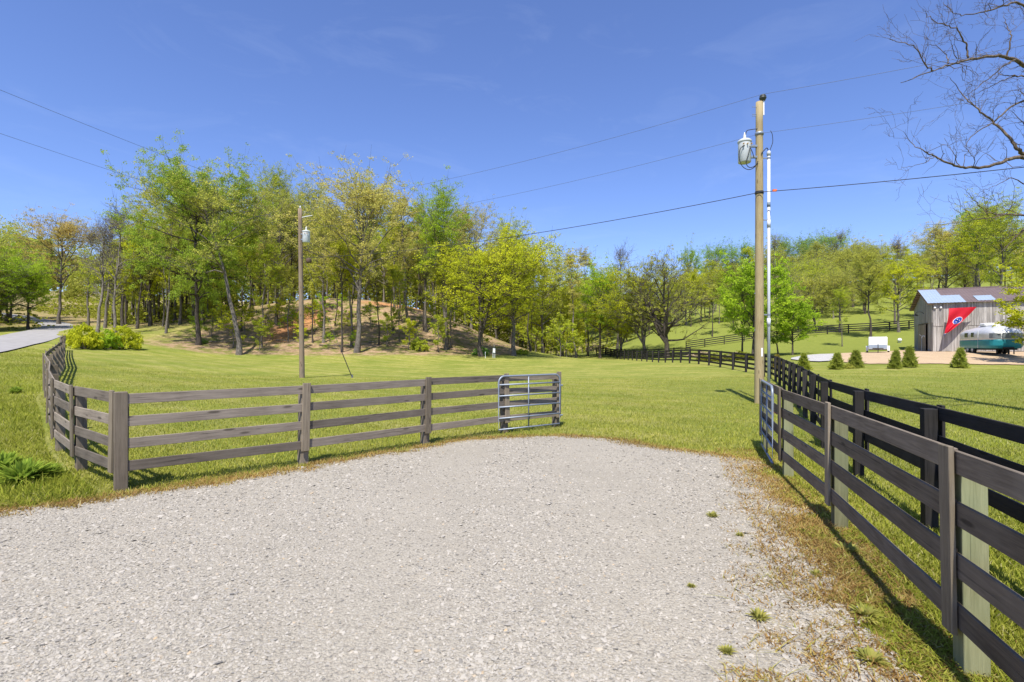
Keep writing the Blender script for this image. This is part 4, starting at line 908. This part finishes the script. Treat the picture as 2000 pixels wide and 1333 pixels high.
# ------------------------------------------------------------------ bare tree reaching in from the right
def baretree():
    S = 1/2.777
    Lm = [ # (list of traced points, depth start, depth end, r start, r end)
     ([(1010,640),(930,470),(870,375),(790,325),(740,310),(650,303),(560,318),(480,340),(400,360),(340,385),(270,415),(165,450)],15,12.6,.085,.010),
     ([(340,385),(300,355),(275,310),(250,265),(215,240),(130,228),(95,190)],12.9,12.2,.022,.006),
     ([(530,312),(520,250),(500,200),(465,155),(400,135),(310,95),(285,50)],13.4,12.8,.030,.006),
     ([(425,345),(410,290),(370,250),(300,245)],13.1,13.6,.018,.006),
     ([(740,302),(760,250),(765,190),(740,150),(725,80)],14.2,14.8,.028,.006),
     ([(470,318),(440,250),(430,190)],13.2,12.9,.013,.005),([(570,300),(578,240)],13.5,13.3,.012,.005),
     ([(940,480),(900,180),(850,40),(790,5),(730,35),(640,60),(570,80),(500,85),(440,70),(400,25)],15,13.4,.060,.006),
     ([(960,520),(860,415),(770,410),(715,415),(690,395)],15.2,15.6,.05,.010),
     ([(790,322),(770,335),(700,375),(640,430),(560,490),(520,520)],14.2,13.6,.028,.008),
     ([(790,412),(720,435),(660,470),(600,495),(530,540)],15.4,16.2,.022,.006),
     ([(1010,900),(900,850),(820,840),(795,800),(770,770),(710,700),(650,650),(590,600),(530,550),(480,490),(430,420)],15,16.4,.085,.008),
     ([(980,600),(833,540),(770,575),(700,640),(620,690),(540,740),(515,800)],15.3,14.2,.05,.007),
     ([(1010,930),(900,850),(830,850),(780,855),(700,885),(640,910),(560,912),(490,910),(400,875),(350,850),(290,820),(230,790),(180,715)],15,12.9,.085,.006),
     ([(350,850),(290,890),(200,905),(150,920)],13.3,13.0,.012,.004),([(490,908),(450,840),(400,750)],13.7,13.9,.014,.005),
     ([(560,912),(565,860),(515,800),(520,740)],14,13.7,.014,.005),
     ([(1020,1180),(833,1170),(740,1165),(650,1160),(600,1130),(560,1080),(520,1040)],15,13.8,.05,.006),
     ([(740,1165),(600,1190),(500,1200),(370,1225),(290,1215)],14.2,13.2,.022,.005),
     ([(1020,1140),(833,1245),(780,1290),(740,1350),(640,1400)],15,14.2,.045,.008),
     ([(833,1000),(760,960),(700,1000),(610,1035)],14.6,14,.02,.005),([(900,850),(860,700),(800,640),(760,600)],15,15.4,.035,.008),
     ([(1010,880),(920,700),(860,620),(833,480),(730,500)],15,15.8,.05,.007)]
    r = np.random.default_rng(99); tb = TB(); root = None
    base = at(2066,15.2); segs=[]
    def w3(p,d): return np.array(at(1700+p[0]*S, d, p[1]*S))
    for pts,d0,d1,ra,rb in Lm:
        n=len(pts); ds=np.linspace(d0,d1,n)+np.r_[0,r.normal(0,.18,n-1)]*(1 if n>4 else .3)
        Q=smoothpath([w3(p,d) for p,d in zip(pts,ds)], n*4); Q[1:-1]+=r.normal(0,.012,(len(Q)-2,3))
        R=.82*ra+(.7*rb-.82*ra)*np.linspace(0,1,len(Q))**.8; tb.tube(Q,R,7); segs.append((Q,R))
    def twig(p,d,L,rr,lv):
        m_=5; t=np.linspace(0,1,m_); q=p+d[None]*L*t[:,None]+np.cumsum(r.normal(0,L*.07,(m_,3)),0)*np.r_[0,np.ones(m_-1)][:,None]; q[:,2]+=L*.12*t**2
        tb.tube(q,np.maximum(.0028,rr*(1-t*.75)),4 if lv else 3)
        if lv:
            for _ in range(r.integers(2,5)):
                k=r.integers(1,m_); d2=d+r.normal(0,.6,3); d2/=np.linalg.norm(d2); twig(q[k],d2,L*(.35+.35*r.random()),rr*.6,lv-1)
    for Q,R in segs:
        L=np.linalg.norm(np.diff(Q,axis=0),axis=1).sum()
        for _ in range(int(L*2.5)+2):
            k=r.integers(2,len(Q)); tg=Q[k]-Q[k-1]; tg/=np.linalg.norm(tg)+1e-9
            d=tg*.55+r.normal(0,.6,3); d[2]+=.45; d/=np.linalg.norm(d)
            twig(Q[k],d,.30+.55*r.random(),min(.010,R[k]*.5),2 if r.random()<.45 else 1)
    limbs = tb.mesh('limbs')
    tk = TB(); jt = w3((1010,900),15); jt2 = w3((1000,560),15.1)
    Q=smoothpath([np.array(base)+[0,0,-.3],np.array(base)+[.02,.0,2],np.array(base)*[1,1,0]+[-.05,.05,4.5],jt,jt2,w3((940,300),15.2),w3((960,60),15.6),w3((990,-250),16)],40)
    tk.tube(Q,np.interp(np.arange(40),[0,3,20,28,39],[.36,.27,.21,.15,.04]),12)
    root = thing('bare_tree','leafless tree whose twisting branches reach in at the upper right','tree',base)
    for nm,me_ in (('trunk',tk.mesh('trunk')),('limbs',limbs)):
        o=bpy.data.objects.new(nm,me_); o.color=(.80,.70,.58,1); o.location=-base; link(o,root)
baretree()

# ------------------------------------------------------------------ barn
bc = Vector((40.3,50.0,0)); bc.z = T(bc.x,bc.y)-.05
gd = Vector((4.8,8.5,0)).normalized(); ld = Vector((gd.y,-gd.x,0)); BW,BL,EH,RH = 9.7,17.0,4.75,6.35
barn = thing('barn','grey weathered board barn with patched rusty metal roof','barn',bc)
ang = math.atan2(ld.y,ld.x); barn.rotation_euler.z = ang        # local x along the long wall, local y along the gable
def bl(x,y,z): return Vector((x,y,z))
def boards(name, y0, horiz, rng_, zf, seed, mat, parent, thick=.035, gap=.012, w=(.17,.27)):
    """vertical boards of uneven width; horiz maps (u, z, off) to local space"""
    r = random.Random(seed); m = MB(); u = rng_[0]
    while u < rng_[1]-.02:
        bw = min(r.uniform(*w), rng_[1]-u); z0,z1 = zf(u+bw/2); o = r.uniform(0,.02); z0 += r.uniform(-.04,.02)
        a = horiz(u,z0,o); b_ = horiz(u+bw-gap,z1,o+thick)
        c = [horiz(uu,zz,oo) for uu in (u,u+bw-gap) for oo in (o,o+thick) for zz in (z0,z1)]
        m.add(c,[(0,1,3,2),(4,6,7,5),(0,4,5,1),(2,3,7,6),(0,2,6,4),(1,5,7,3)]); u += bw
    return m
def boardmat(name, d_, l_, st):
    """vertical boards: every board gets its own tone from its position along the wall"""
    b = NB(name); v = b.objc()
    mp = b.n('ShaderNodeMapping',{'Vector':v,'Scale':(7,7,.25)}).outputs[0]
    g = b.noise(mp,1.1,6,.75,.3); g2 = b.noise(b.n('ShaderNodeMapping',{'Vector':v,'Scale':(30,30,1.2)}).outputs[0],1.5,4)
    c = b.ramp(g,[(.36,d_),(.5,tuple((p+q)/2 for p,q in zip(d_,l_))),(.64,l_)])
    c = b.mix(b.math('MULTIPLY',g2,.5),c,tuple(x*.5 for x in d_)); c = b.mix(b.ramp(b.noise(v,.5,4),[(.45,(0,0,0)),(.7,(1,1,1))]),c,b.mix(.5,c,st))
    return b.pbr(c,.9,0,b.bump(g2,.4,.02),.15)
BM = boardmat('silvered_boards',(.15,.137,.122),(.68,.64,.58),(.42,.36,.29))
side_up = boards('w',0,lambda u,z,o: bl(u,-o-.02,z),(0,BL),lambda u:(2.55,EH),1,None,None)
side_lo = boards('w',0,lambda u,z,o: bl(u,-o+.015,z),(0,BL),lambda u:(.15,2.60),2,None,None)
w1 = side_up.build('upper_wall',BM,barn); w2 = side_lo.build('lower_wall',BM,barn)
gz_ = lambda u: EH+(RH-EH)*(1-abs(u-BW/2)/(BW/2))-.03
gu = boards('g',0,lambda u,z,o: bl(-o-.02,u,z),(0,BW),lambda u:(2.9,gz_(u)),3,None,None)
gu.build('gable_wall',BM,barn)
gl = boards('g',0,lambda u,z,o: bl(-o+.012,u,z),(0,2.3),lambda u:(.1,2.94),4,None,None)
gl2 = boards('g',0,lambda u,z,o: bl(-o+.012,u,z),(6.6,BW),lambda u:(.1,2.94),5,None,None); gl.add(gl2.v,gl2.f)
gl.build('gable_wall',BM,barn)
dd = boards('d',0,lambda u,z,o: bl(-o-.09,u,z),(2.75,6.7),lambda u:(.12,2.82),6,None,None)
dd.build('sliding_door',boardmat('tan_door_boards',(.24,.19,.14),(.48,.40,.30),(.30,.24,.18)),barn)
m = MB(); m.box((-.10,4.4,2.9),(.06,4.6,.12)); m.build('door_track',M['dark_wood'],barn)
m = MB(); m.box((BL/2,BW-.05,2.4),(BL,.06,4.6)); m.box((BL-.03,BW/2,2.4),(.06,BW-.2,4.6)); m.box((.3,BW/2,1.5),(.05,5.0,2.8)); m.build('rear_wall_and_shade_panel',M['shade'],barn)  # far walls, plus a near-black panel inside the door standing in for interior shade
m = MB(); m.box((BL/2,.05,.06),(BL,.14,.16)); m.box((.06,BW/2,.02),(.12,BW,.12)); m.build('sill_beam',M['grey_wood'],barn)
def roofpanel(x0,x1,s0,s1,front,lift,mat,name,rib=.24):
    """ribbed sheet on one slope: s runs 0 at the eave to 1 at the ridge"""
    n=max(2,int((x1-x0)/rib)*4); m=MB(); v=[];f=[]
    ov=.35
    for i in range(n+1):
        x=x0+(x1-x0)*i/n; hgt=.022 if i%4==0 else 0
        for s in (s0,s1):
            yy=-ov+(BW/2+ov)*s; zz=EH-.10+ (RH+.05-EH+.10)*s+lift+hgt
            v.append(bl(x,yy if front else BW-yy,zz))
    f=[(2*i,2*i+1,2*i+3,2*i+2) for i in range(n)]
    m.add(v,f); o=m.build(name,mat,barn); return o
rf = roofpanel(-.45,BL+.4,0,1,True,.04,M['rust_roof'],'roof'); roofpanel(-.45,BL+.4,0,1,False,.04,M['rust_roof'],'roof')
def patch(*a):
    o=roofpanel(*a,M['zinc'],'roof_patch'); o.parent=rf; return o
patch(-.45,1.0,0,1,True,.065); patch(1.0,2.4,0,.52,True,.065); patch(3.3,4.6,.08,.42,True,.065)
m=MB(); m.tube([(-.45,BW/2,RH+.12),(BL+.4,BW/2,RH+.12)],.07,6); m.build('ridge_cap',M['rust_roof'],rf)
raf=plain('tan_rafters',(.34,.22,.13),.8)
for s in np.linspace(.03,.97,11):
    for fr in (True,False):
        yy=-.3+(BW/2+.3)*s; zz=EH-.10+(RH-EH+.10)*s-.06; MB().box((-.22,yy if fr else BW-yy,zz),(.5,.09,.09)).build('rafter_end',raf,rf)
# gooseneck lamp
lp = MB(); lp.tube(smoothpath([(-.05,4.1,3.95),(-.25,4.1,4.15),(-.62,4.1,4.15),(-.75,4.1,3.95)],14),.022,7)
lamp_o = lp.build('gooseneck_lamp',M['black'],barn,True)
MB().lathe([(.27,-.16),(.25,-.13),(.10,-.03),(.05,.03),(.03,.05)],(-.75,4.1,3.92),18).build('lamp_shade',M['black'],lamp_o,True)
for k in (-.14,.14): MB().lathe([(.09,-.08),(.10,0),(.05,.10)],(.35+k*1.6,-.16,4.28),12,Matrix.Rotation(1.2,3,'X')).build('flood_light',M['white'],barn,True)
# yard hydrant post at the corner
hy = thing('yard_hydrant','thin grey hydrant post at the corner of the barn','hydrant',bc+gd*2.0-ld*.55)
hy.location.z = T(hy.location.x,hy.location.y)
MB().tube([(0,0,-.2),(0,0,1.35)],.035,8).build('pipe',M['galv'],hy); m=MB(); m.tube([(0,0,1.35),(.02,-.03,1.55),(.16,-.1,1.6),(.2,-.12,1.45)],.05,7); m.tube([(0,0,1.58),(-.2,.05,1.72)],.03,6); m.build('head',M['grey_paint'],hy,True)

# ------------------------------------------------------------------ flag on the wall
fl = thing('flag','red flag with a blue starred disc hung askew on the barn wall','flag',bc+ld*.85-gd*.75+Vector((0,0,0)),ang)
def fpt(u,v,off=0.0):
    """u along the top edge (hoist to fly), v downwards; the fly corner falls back to the left"""
    x = .55+1.98*u*(1-v)**.92 -.38*v**1.5 + .30*v*(1-v)*u ; z = 4.15-2.55*v + .06*u
    y = -.10*math.sin(u*9+v*5)*(.3+v)*.8 -.10*math.sin(v*7+u*3)*.6 - .15*v - off
    return Vector((x-.35,y,z))
def fgrid(u0,u1,v0,v1,nu,nv,off,name,mat,parent,fn=None):
    m=MB(); v=[];
    for i in range(nu+1):
        for j in range(nv+1): v.append(fpt(u0+(u1-u0)*i/nu, v0+(v1-v0)*j/nv, off))
    m.add(v,[(i*(nv+1)+j,i*(nv+1)+j+1,(i+1)*(nv+1)+j+1,(i+1)*(nv+1)+j) for i in range(nu) for j in range(nv)])
    return m.build(name,mat,parent,True)
cloth=fgrid(0,1,0,.93,26,26,0,'cloth',M['red'],fl); cloth.name='cloth'
fgrid(0,1,.948,1,10,4,0,'end_bar',M['blue'],fl); fgrid(0,1,.931,.947,10,3,.004,'white_stripe',M['wcloth'],fl)
def finv(x,z):
    best=None
    v=(4.15-z)/2.55
    for _ in range(3): 
        u=(x+.35-.55+.38*v**1.5)/(1.98*(1-v)**.92+.30*v*(1-v)); v=(4.15+.06*u-z)/2.55
    return u,v
def fshape(pts,off,name,mat):
    m=MB(); c=(sum(p[0] for p in pts)/len(pts),sum(p[1] for p in pts)/len(pts)); v=[]; n=len(pts); rings=(0,.35,.7,1)
    for k in rings[1:]:
        for p in pts:
            u,w=finv(c[0]+(p[0]-c[0])*k,c[1]+(p[1]-c[1])*k); v.append(fpt(u,w,off))
    u,w=finv(*c); v.append(fpt(u,w,off)); f=[]
    for k in range(len(rings)-2): f+=[(k*n+j,k*n+(j+1)%n,(k+1)*n+(j+1)%n,(k+1)*n+j) for j in range(n)]
    f+=[(len(v)-1,j,(j+1)%n) for j in range(n)]
    m.add(v,f); return m.build(name,mat,fl,True)
ec=(.82,2.99); tl=.75
def ell(a,b_,n=28): return [(ec[0]+a*math.cos(t)*math.cos(tl)-b_*math.sin(t)*math.sin(tl), ec[1]+a*math.cos(t)*math.sin(tl)+b_*math.sin(t)*math.cos(tl)) for t in np.linspace(0,2*math.pi,n,endpoint=False)]
fshape(ell(.415,.25),.03,'disc_border',M['wcloth']); fshape(ell(.375,.215),.05,'disc',M['blue'])
for k in range(3):
    t=1.2+k*2.094; cx_=ec[0]+.18*math.cos(t)*math.cos(tl)-.10*math.sin(t)*math.sin(tl); cy_=ec[1]+.18*math.cos(t)*math.sin(tl)+.10*math.sin(t)*math.cos(tl)
    fshape([(cx_+(.064 if j%2==0 else .027)*math.cos(t+j*math.pi/5),cy_+(.055 if j%2==0 else .024)*math.sin(t+j*math.pi/5)) for j in range(10)],.07,'star',M['wcloth'])

# ------------------------------------------------------------------ old camper
cp = at(1932,42.5); cp.z = T(cp.x,cp.y)
fd = Vector((-.37,-.93,0)).normalized(); cang = math.atan2(fd.y,fd.x)
camper = thing('camper_trailer','old rounded camper with silver top and teal lower band parked by the barn','camper',cp,cang)
CL,CW,CH = 6.2,2.35,2.15
def csec(t):
    """half width, top, bottom of the body at t in [-1,1] along its length"""
    k=(1-abs(t)**3.6)**(1/2.6) if abs(t)<1 else 0
    return CW/2*(.62+.38*k), k
def body(z0,z1,name,mat,grow_=0.0):
    m=MB(); ts=np.concatenate([-np.cos(np.linspace(0,math.pi/2,9))[:-1]*1.0,[0],np.cos(np.linspace(math.pi/2,0,9))[1:]]); v=[]; nz=12; ring=[]
    zs=np.linspace(z0,z1,nz)
    def sec(z):
        q=(z-.45)/(CH-.45); roof=max(0,(q-.62)/.38); bot=max(0,(.12-q)/.12)
        s=math.sqrt(max(0,1-roof**2.2))*(1-.07*bot); return s
    n=44
    for z in zs:
        s=sec(min(z,CH-.002))
        a_=CL/2*(.45+.55*s)+grow_; b_=CW/2*(.16+.84*s)+grow_
        for k in range(n):
            th=2*math.pi*k/n; c,s_=math.cos(th),math.sin(th)
            e=.42; v.append(Vector((a_*math.copysign(abs(c)**e,c), b_*math.copysign(abs(s_)**e,s_), z)))
    f=[(i*n+j,i*n+(j+1)%n,(i+1)*n+(j+1)%n,(i+1)*n+j) for i in range(nz-1) for j in range(n)]
    f+=[tuple((nz-1)*n+j for j in range(n)), tuple(range(n-1,-1,-1))]
    m.add(v,f); return m.build(name,mat,camper,True)
bd=body(1.12,CH+.18,'body',M['silver']); bt=body(.45,1.12,'lower_band',M['teal'],.012)
# windows: wrap-round front, side windows, door
m=MB()
def wrap(y0,y1,z0,z1,off):
    n=6; v=[]
    for i in range(n+1):
        y=y0+(y1-y0)*i/n
        for z in (z0,z1):
            yy=abs(y)/(CW/2); x=(CL/2)*max(0,(1-min(.999,yy)**(2/.42)))**(.42/2)
            v.append(Vector((x+off-.0*z,y,z)))
    return v,[(2*i,2*i+2,2*i+3,2*i+1) for i in range(n)]
for y0,y1 in ((-1.02,-.46),(-.40,.40),(.46,1.02)):
    v,f=wrap(y0,y1,1.22,1.62,.02); m=MB().add(v,f); m.build('front_window',plain('milky_window',(.16,.175,.18),.2),camper,True)
for x in (-.9,.25): m=MB().box((x,-CW/2-.005,1.55),(.55 if x<0 else .42,.05,.36)); m.build('window',M['dark'],camper)
MB().box((1.25,-CW/2-.006,1.15),(.04,.04,1.35)).build('door_seam',M['grey_paint'],camper)
m=MB().bbox((-.3,.0,CH+.24),(.95,.7,.24),.06); m.build('roof_unit',M['white'],camper)
MB().box((2.2,-.35,.25),(.1,.1,.5)).box((2.2,.35,.25),(.1,.1,.5)).tube([(3.0,-.3,.5),(3.9,0,.5),(3.0,.3,.5)],.05,6).tube([(3.85,0,.5),(3.85,0,.02)],.04,6).build('tow_frame',M['black'],camper)
for x in (-.9,-.05):
    for s in (-1,1):
        w=MB().lathe([(.2,-.1),(.33,-.1),(.36,-.05),(.36,.05),(.33,.1),(.2,.1)],(x,s*(CW/2-.18),.36),18,Matrix.Rotation(math.pi/2,3,'X')).build('wheel',M['black'],camper,True)
        MB().lathe([(.18,-.105),(.19,.0),(.18,.105)],(x,s*(CW/2-.18),.36),14,Matrix.Rotation(math.pi/2,3,'X')).build('hub',M['grey_paint'],w,True)
MB().box((0,0,.40),(4.6,1.7,.14)).build('chassis',M['black'],camper)

# ------------------------------------------------------------------ white cargo trailer
tp_ = at(1714.5,46.5); trl = thing('cargo_trailer','small white box trailer with bare metal lower nose','trailer',tp_,-.60); trl.scale=(.76,.76,.92)
MB().bbox((0,.6,.95),(1.80,2.8,1.20),.07).build('box_body',M['white'],trl)
MB().box((0,-.815,.60),(1.72,.02,.40)).build('stone_guard',M['plate'],trl)
MB().box((0,.6,.31),(1.7,2.7,.07)).build('chassis',M['black'],trl)
[MB().box((0,-.81,z),(w_i,.02,.025)).build('trim',M['grey_paint'],trl) for z,w_i in ((1.42,.45),(1.505,1.5))]
MB().tube([(-.55,-.7,.45),(0,-1.9,.43),(.55,-.7,.45)],.045,6).tube([(0,-1.85,.0),(0,-1.85,.85)],.04,8).build('tow_frame',M['black'],trl)
for s in (-1,1):
    w=MB().lathe([(.16,-.09),(.28,-.09),(.31,-.05),(.31,.05),(.28,.09),(.16,.09)],(s*1.03,.75,.31),18,Matrix.Rotation(math.pi/2,3,'Y')).build('wheel',M['black'],trl,True)
    MB().lathe([(.15,-.095),(.16,0),(.15,.095)],(s*1.03,.75,.31),12,Matrix.Rotation(math.pi/2,3,'Y')).build('rim',M['white'],w,True)
    m=MB(); ts=np.linspace(-.35,math.pi+.35,11); v=[]
    for t in ts:
        for o in (-.12,.12): v.append(Vector((s*1.03+o,.75+.37*math.cos(t),.33+.36*math.sin(t))))
    m.add(v,[(2*i,2*i+1,2*i+3,2*i+2) for i in range(10)]); 
    m.box((s*1.03,.38,.40),(.24,.02,.34)); m.build('mudguard',M['white'],trl)

# ------------------------------------------------------------------ small things in the distance
def brush(px,d,label,s):
    p=at(px,d); root=thing('brush_pile',label,'brush pile',p); r=random.Random(px); m=MB()
    for _ in range(60):
        a=r.uniform(0,6.28); rr=r.uniform(0,1.0)*s; z=max(.05,(1-rr/s)*.6*s*r.random()+.05); L=r.uniform(.3,.7)*s; e=r.uniform(-.3,.5)
        c=Vector((math.cos(a)*rr*1.5,math.sin(a)*rr,z)); q=r.uniform(0,6.28); dv=Vector((math.cos(q),math.sin(q),e))*L*.5
        m.tube([c-dv,c,c+dv],r.uniform(.03,.07),5)
    m.build('branches',M['log'],root)
brush(1437,57,'heap of cut tan branches behind the black fence left of the pole',1.3)
brush(1372,72,'low heap of cut wood beside the old spreading tree',1.5)
mp_=at(965,60.5); mt=thing('meter_post','small white utility meter post at the shaded field edge','meter post',mp_); mt.scale=(.7,.7,.75)
MB().box((-.18,0,.5),(.10,.10,1.0)).build('leg',M['grey_paint'],mt); MB().box((.12,0,.45),(.09,.09,.9)).build('leg',M['grey_paint'],mt); MB().bbox((0,-.08,1.15),(.40,.22,.7),.03).build('meter_box',M['white'],mt); MB().tube([(0,0,1.5),(0,0,2.3)],.03,6).build('riser',M['galv'],mt)
sk=at(948,60); st_=thing('marker_stake','thin white stake just left of the meter post','stake',sk); MB().tube([(0,0,-.2),(0,0,.75)],.03,6).build('stake',M['white'],st_)
wt=at(1757,66); w_=thing('propane_tank','small white tank lying under the trees left of the barn','tank',wt,1.0); w_.scale=(.62,.62,.62); MB().lathe([(.05,-.75),(.25,-.7),(.36,-.55),(.36,.55),(.25,.7),(.05,.75)],(0,0,.5),16,Matrix.Rotation(math.pi/2,3,'Y')).build('tank_body',M['white'],w_,True); [MB().box((k*.4,0,.1),(.1,.5,.3)).build('foot',M['grey_paint'],w_) for k in (-1,1)]
ck=flat(592,913); cs=thing('concrete_block','flat white stone at the foot of the middle fence post','stone',(ck[0]+.02,ck[1]-.1,0)); MB().lathe([(.10,-.02),(.11,.02),(.07,.035)],(0,0,.0),9).build('stone',plain('pale_stone',(.5,.48,.45),.8),cs); cs.scale=(.75,.75,.7)

rb = random.Random(4)
for px,d,L_,lab in ((560,66,3.2,'fallen branch on the bare bank right of the small bent tree'),(610,70,2.6,'fallen branch high on the bank behind the old pole'),(655,64,4.0,'long fallen branch lying across the bank below the reddish earth'),
    (745,66,3.4,'fallen branch right of the tall tan tree'),(805,65,3.0,'fallen branch low on the right part of the bank'),(840,70,2.4,'short fallen branch near the fresh green tree'),(430,64,2.4,'fallen branch between tallest and leaning tree')):
    p=at(px,d); a=rb.uniform(-.5,.5); root=thing('fallen_branch',lab,'branch',p); pts=[]
    for t in np.linspace(-.5,.5,9):
        x_=p.x+math.cos(a)*L_*t+rb.gauss(0,.05); y_=p.y+math.sin(a)*L_*t; pts.append(Vector((x_,y_,T(x_,y_)+.12+rb.uniform(0,.12)))-p)
    m=MB().tube(pts,[.085-.065*k/8 for k in range(9)],6)
    for k in (3,4,5,6): m.tube([pts[k],pts[k]+Vector((rb.uniform(.1,.6),rb.uniform(-.4,.4),rb.uniform(.1,.5)))],[.03,.01],5)
    m.build('limb',M['bark'],root)
# ------------------------------------------------------------------ weeds near the camera
def weedmesh(seed,n,L,w,tall):
    r=np.random.default_rng(seed); V=[];Fc=[];tn=[];k=0
    for i in range(n):
        a=r.random()*6.28; el=r.uniform(.15,1.2) if not tall else r.uniform(.5,1.45); l=L*(.5+.7*r.random()); d=np.array([math.cos(a)*math.cos(el),math.sin(a)*math.cos(el),math.sin(el)])
        s=np.array([-math.sin(a),math.cos(a),0])*w*(.6+.6*r.random()); t=np.linspace(0,1,5)[:,None]; c=d*l*t+np.array([0,0,-.35*l])*t**2; c+=np.array([math.cos(a),math.sin(a),0])*.02+r.normal(0,.03*L,3)*np.array([1,1,.1])
        ww=np.array([.3,.9,1,.7,.05])[:,None]; V+=[np.concatenate([c-s*ww,c+s*ww])]
        Fc+=[np.array([(j,5+j,6+j,j+1) for j in range(4)])+k]; k+=10; tn+=[np.full(10,r.random())]
    V=np.concatenate(V); V[:,2]=np.maximum(V[:,2],.004)
    return npmesh('leaves',V,np.concatenate(Fc),M['leaf'],{'tone':np.concatenate(tn)})
WM=[weedmesh(1,110,.085,.006,True),weedmesh(2,130,.085,.008,False),weedmesh(3,420,.40,.018,True)]
def weed(px,py,k,s,label,col,group=None):
    x,y=flat(px,py); z=float(gz(np.array([x]),np.array([y]))[0])
    o=bpy.data.objects.new('weed',WM[k]); o.location=(x,y,z); o.scale=(s,s,s); o.rotation_euler.z=random.uniform(0,6.28); o.color=(*col,1); link(o); tag(o,label,'weed',group)
for px,py,k,s,lab in ((1482,1222,0,1.0,'pale green weed alone on the lower right gravel'),(1392,1018,0,1.0,'upright green weed on the gravel well left of the right fence'),(1655,1080,1,1.7,'largest flat weed at the foot of the right fence posts'),
      (1420,1290,0,.7,'small weed at the bottom edge of the gravel'),(1690,1210,1,1.3,'green weed among dead stalks right of the gravel'),(1700,1300,1,1.2,'green weed lowest among the dead stalks'),
      (1570,1045,0,.8,'weed on the gravel left of the largest flat weed'),(1595,1130,0,.7,'weed in dry litter between gravel and fence'),(1445,1055,0,.6,'tiny weed below the upright green weed'),(1350,1160,0,.5,'tiny weed furthest left on the gravel')):
    weed(px,py,k,s,lab,(.38,.37,.09))
for px,py,s,lab in ((45,945,1.25,'tall dark leafy weed clump left of the corner post'),(5,925,1.2,'tall weed clump cut by the left picture edge'),(100,930,.7,'smaller leafy clump close to the roadside fence'),(30,800,.8,'leafy clump further up the left verge')):
    weed(px,py,2,s,lab,(.27,.37,.05))

# ------------------------------------------------------------------ camera, light, sky
cam = bpy.data.cameras.new('camera'); co = bpy.data.objects.new('camera',cam); C.objects.link(co); sc.camera = co
co.location = (0,0,CAMZ); co.rotation_euler = (rad(90),0,0)
cam.sensor_width = 36; cam.lens = 36*F/2000; cam.shift_y = (HOR-666.5)/2000; cam.clip_end = 3000; cam.clip_start = .05
az = Vector((.22,.975,0)).normalized(); EL = rad(60)
sun = bpy.data.lights.new('sun','SUN'); so = bpy.data.objects.new('sun',sun); C.objects.link(so)
sun.energy = 4.7; sun.angle = rad(.53); sun.color = (1,.955,.88)
so.rotation_euler = Vector((az.x*math.cos(EL),az.y*math.cos(EL),-math.sin(EL))).to_track_quat('-Z','Y').to_euler(); so.location=(-10,-30,40)
wd_ = bpy.data.worlds.new('World'); sc.world = wd_; wd_.use_nodes = True; nt = wd_.node_tree
sky = nt.nodes.new('ShaderNodeTexSky'); sky.sky_type='NISHITA'; sky.sun_disc=False; sky.sun_elevation=EL; sky.sun_rotation=math.atan2(-az.x,-az.y)
sky.altitude=300; sky.air_density=1.0; sky.dust_density=.35; sky.ozone_density=6.0
bg = nt.nodes['Background']; wb = nt.nodes.new('ShaderNodeMix'); wb.data_type='RGBA'; wb.blend_type='MULTIPLY'; wb.inputs[0].default_value=1; wb.inputs[7].default_value=(.73,.71,.88,1)
nt.links.new(sky.outputs[0],wb.inputs[6]); 
tcw = nt.nodes.new('ShaderNodeTexCoord'); mpw = nt.nodes.new('ShaderNodeMapping'); mpw.inputs['Scale'].default_value=(2.2,1.2,6.5); mpw.inputs['Rotation'].default_value=(.3,.5,.4)
nzw = nt.nodes.new('ShaderNodeTexNoise'); nzw.inputs['Scale'].default_value=2.1; nzw.inputs['Detail'].default_value=9; nzw.inputs['Roughness'].default_value=.62; nzw.inputs['Distortion'].default_value=1.2
rpw = nt.nodes.new('ShaderNodeMapRange'); rpw.inputs[1].default_value=.53; rpw.inputs[2].default_value=.85; rpw.inputs[3].default_value=0; rpw.inputs[4].default_value=.065
cir = nt.nodes.new('ShaderNodeMix'); cir.data_type='RGBA'; cir.inputs[7].default_value=(4.6,5.2,6.2,1)
nt.links.new(tcw.outputs['Generated'],mpw.inputs[0]); nt.links.new(mpw.outputs[0],nzw.inputs[0]); nt.links.new(nzw.outputs[0],rpw.inputs[0]); nt.links.new(rpw.outputs[0],cir.inputs[0])
nt.links.new(wb.outputs[2],cir.inputs[6]); nt.links.new(cir.outputs[2],bg.inputs[0]); bg.inputs[1].default_value=.15
sc.view_settings.view_transform='Standard'; sc.view_settings.look='None'; sc.view_settings.exposure=.66; sc.view_settings.gamma=1
sc.cycles.max_bounces=6; sc.cycles.transparent_max_bounces=4
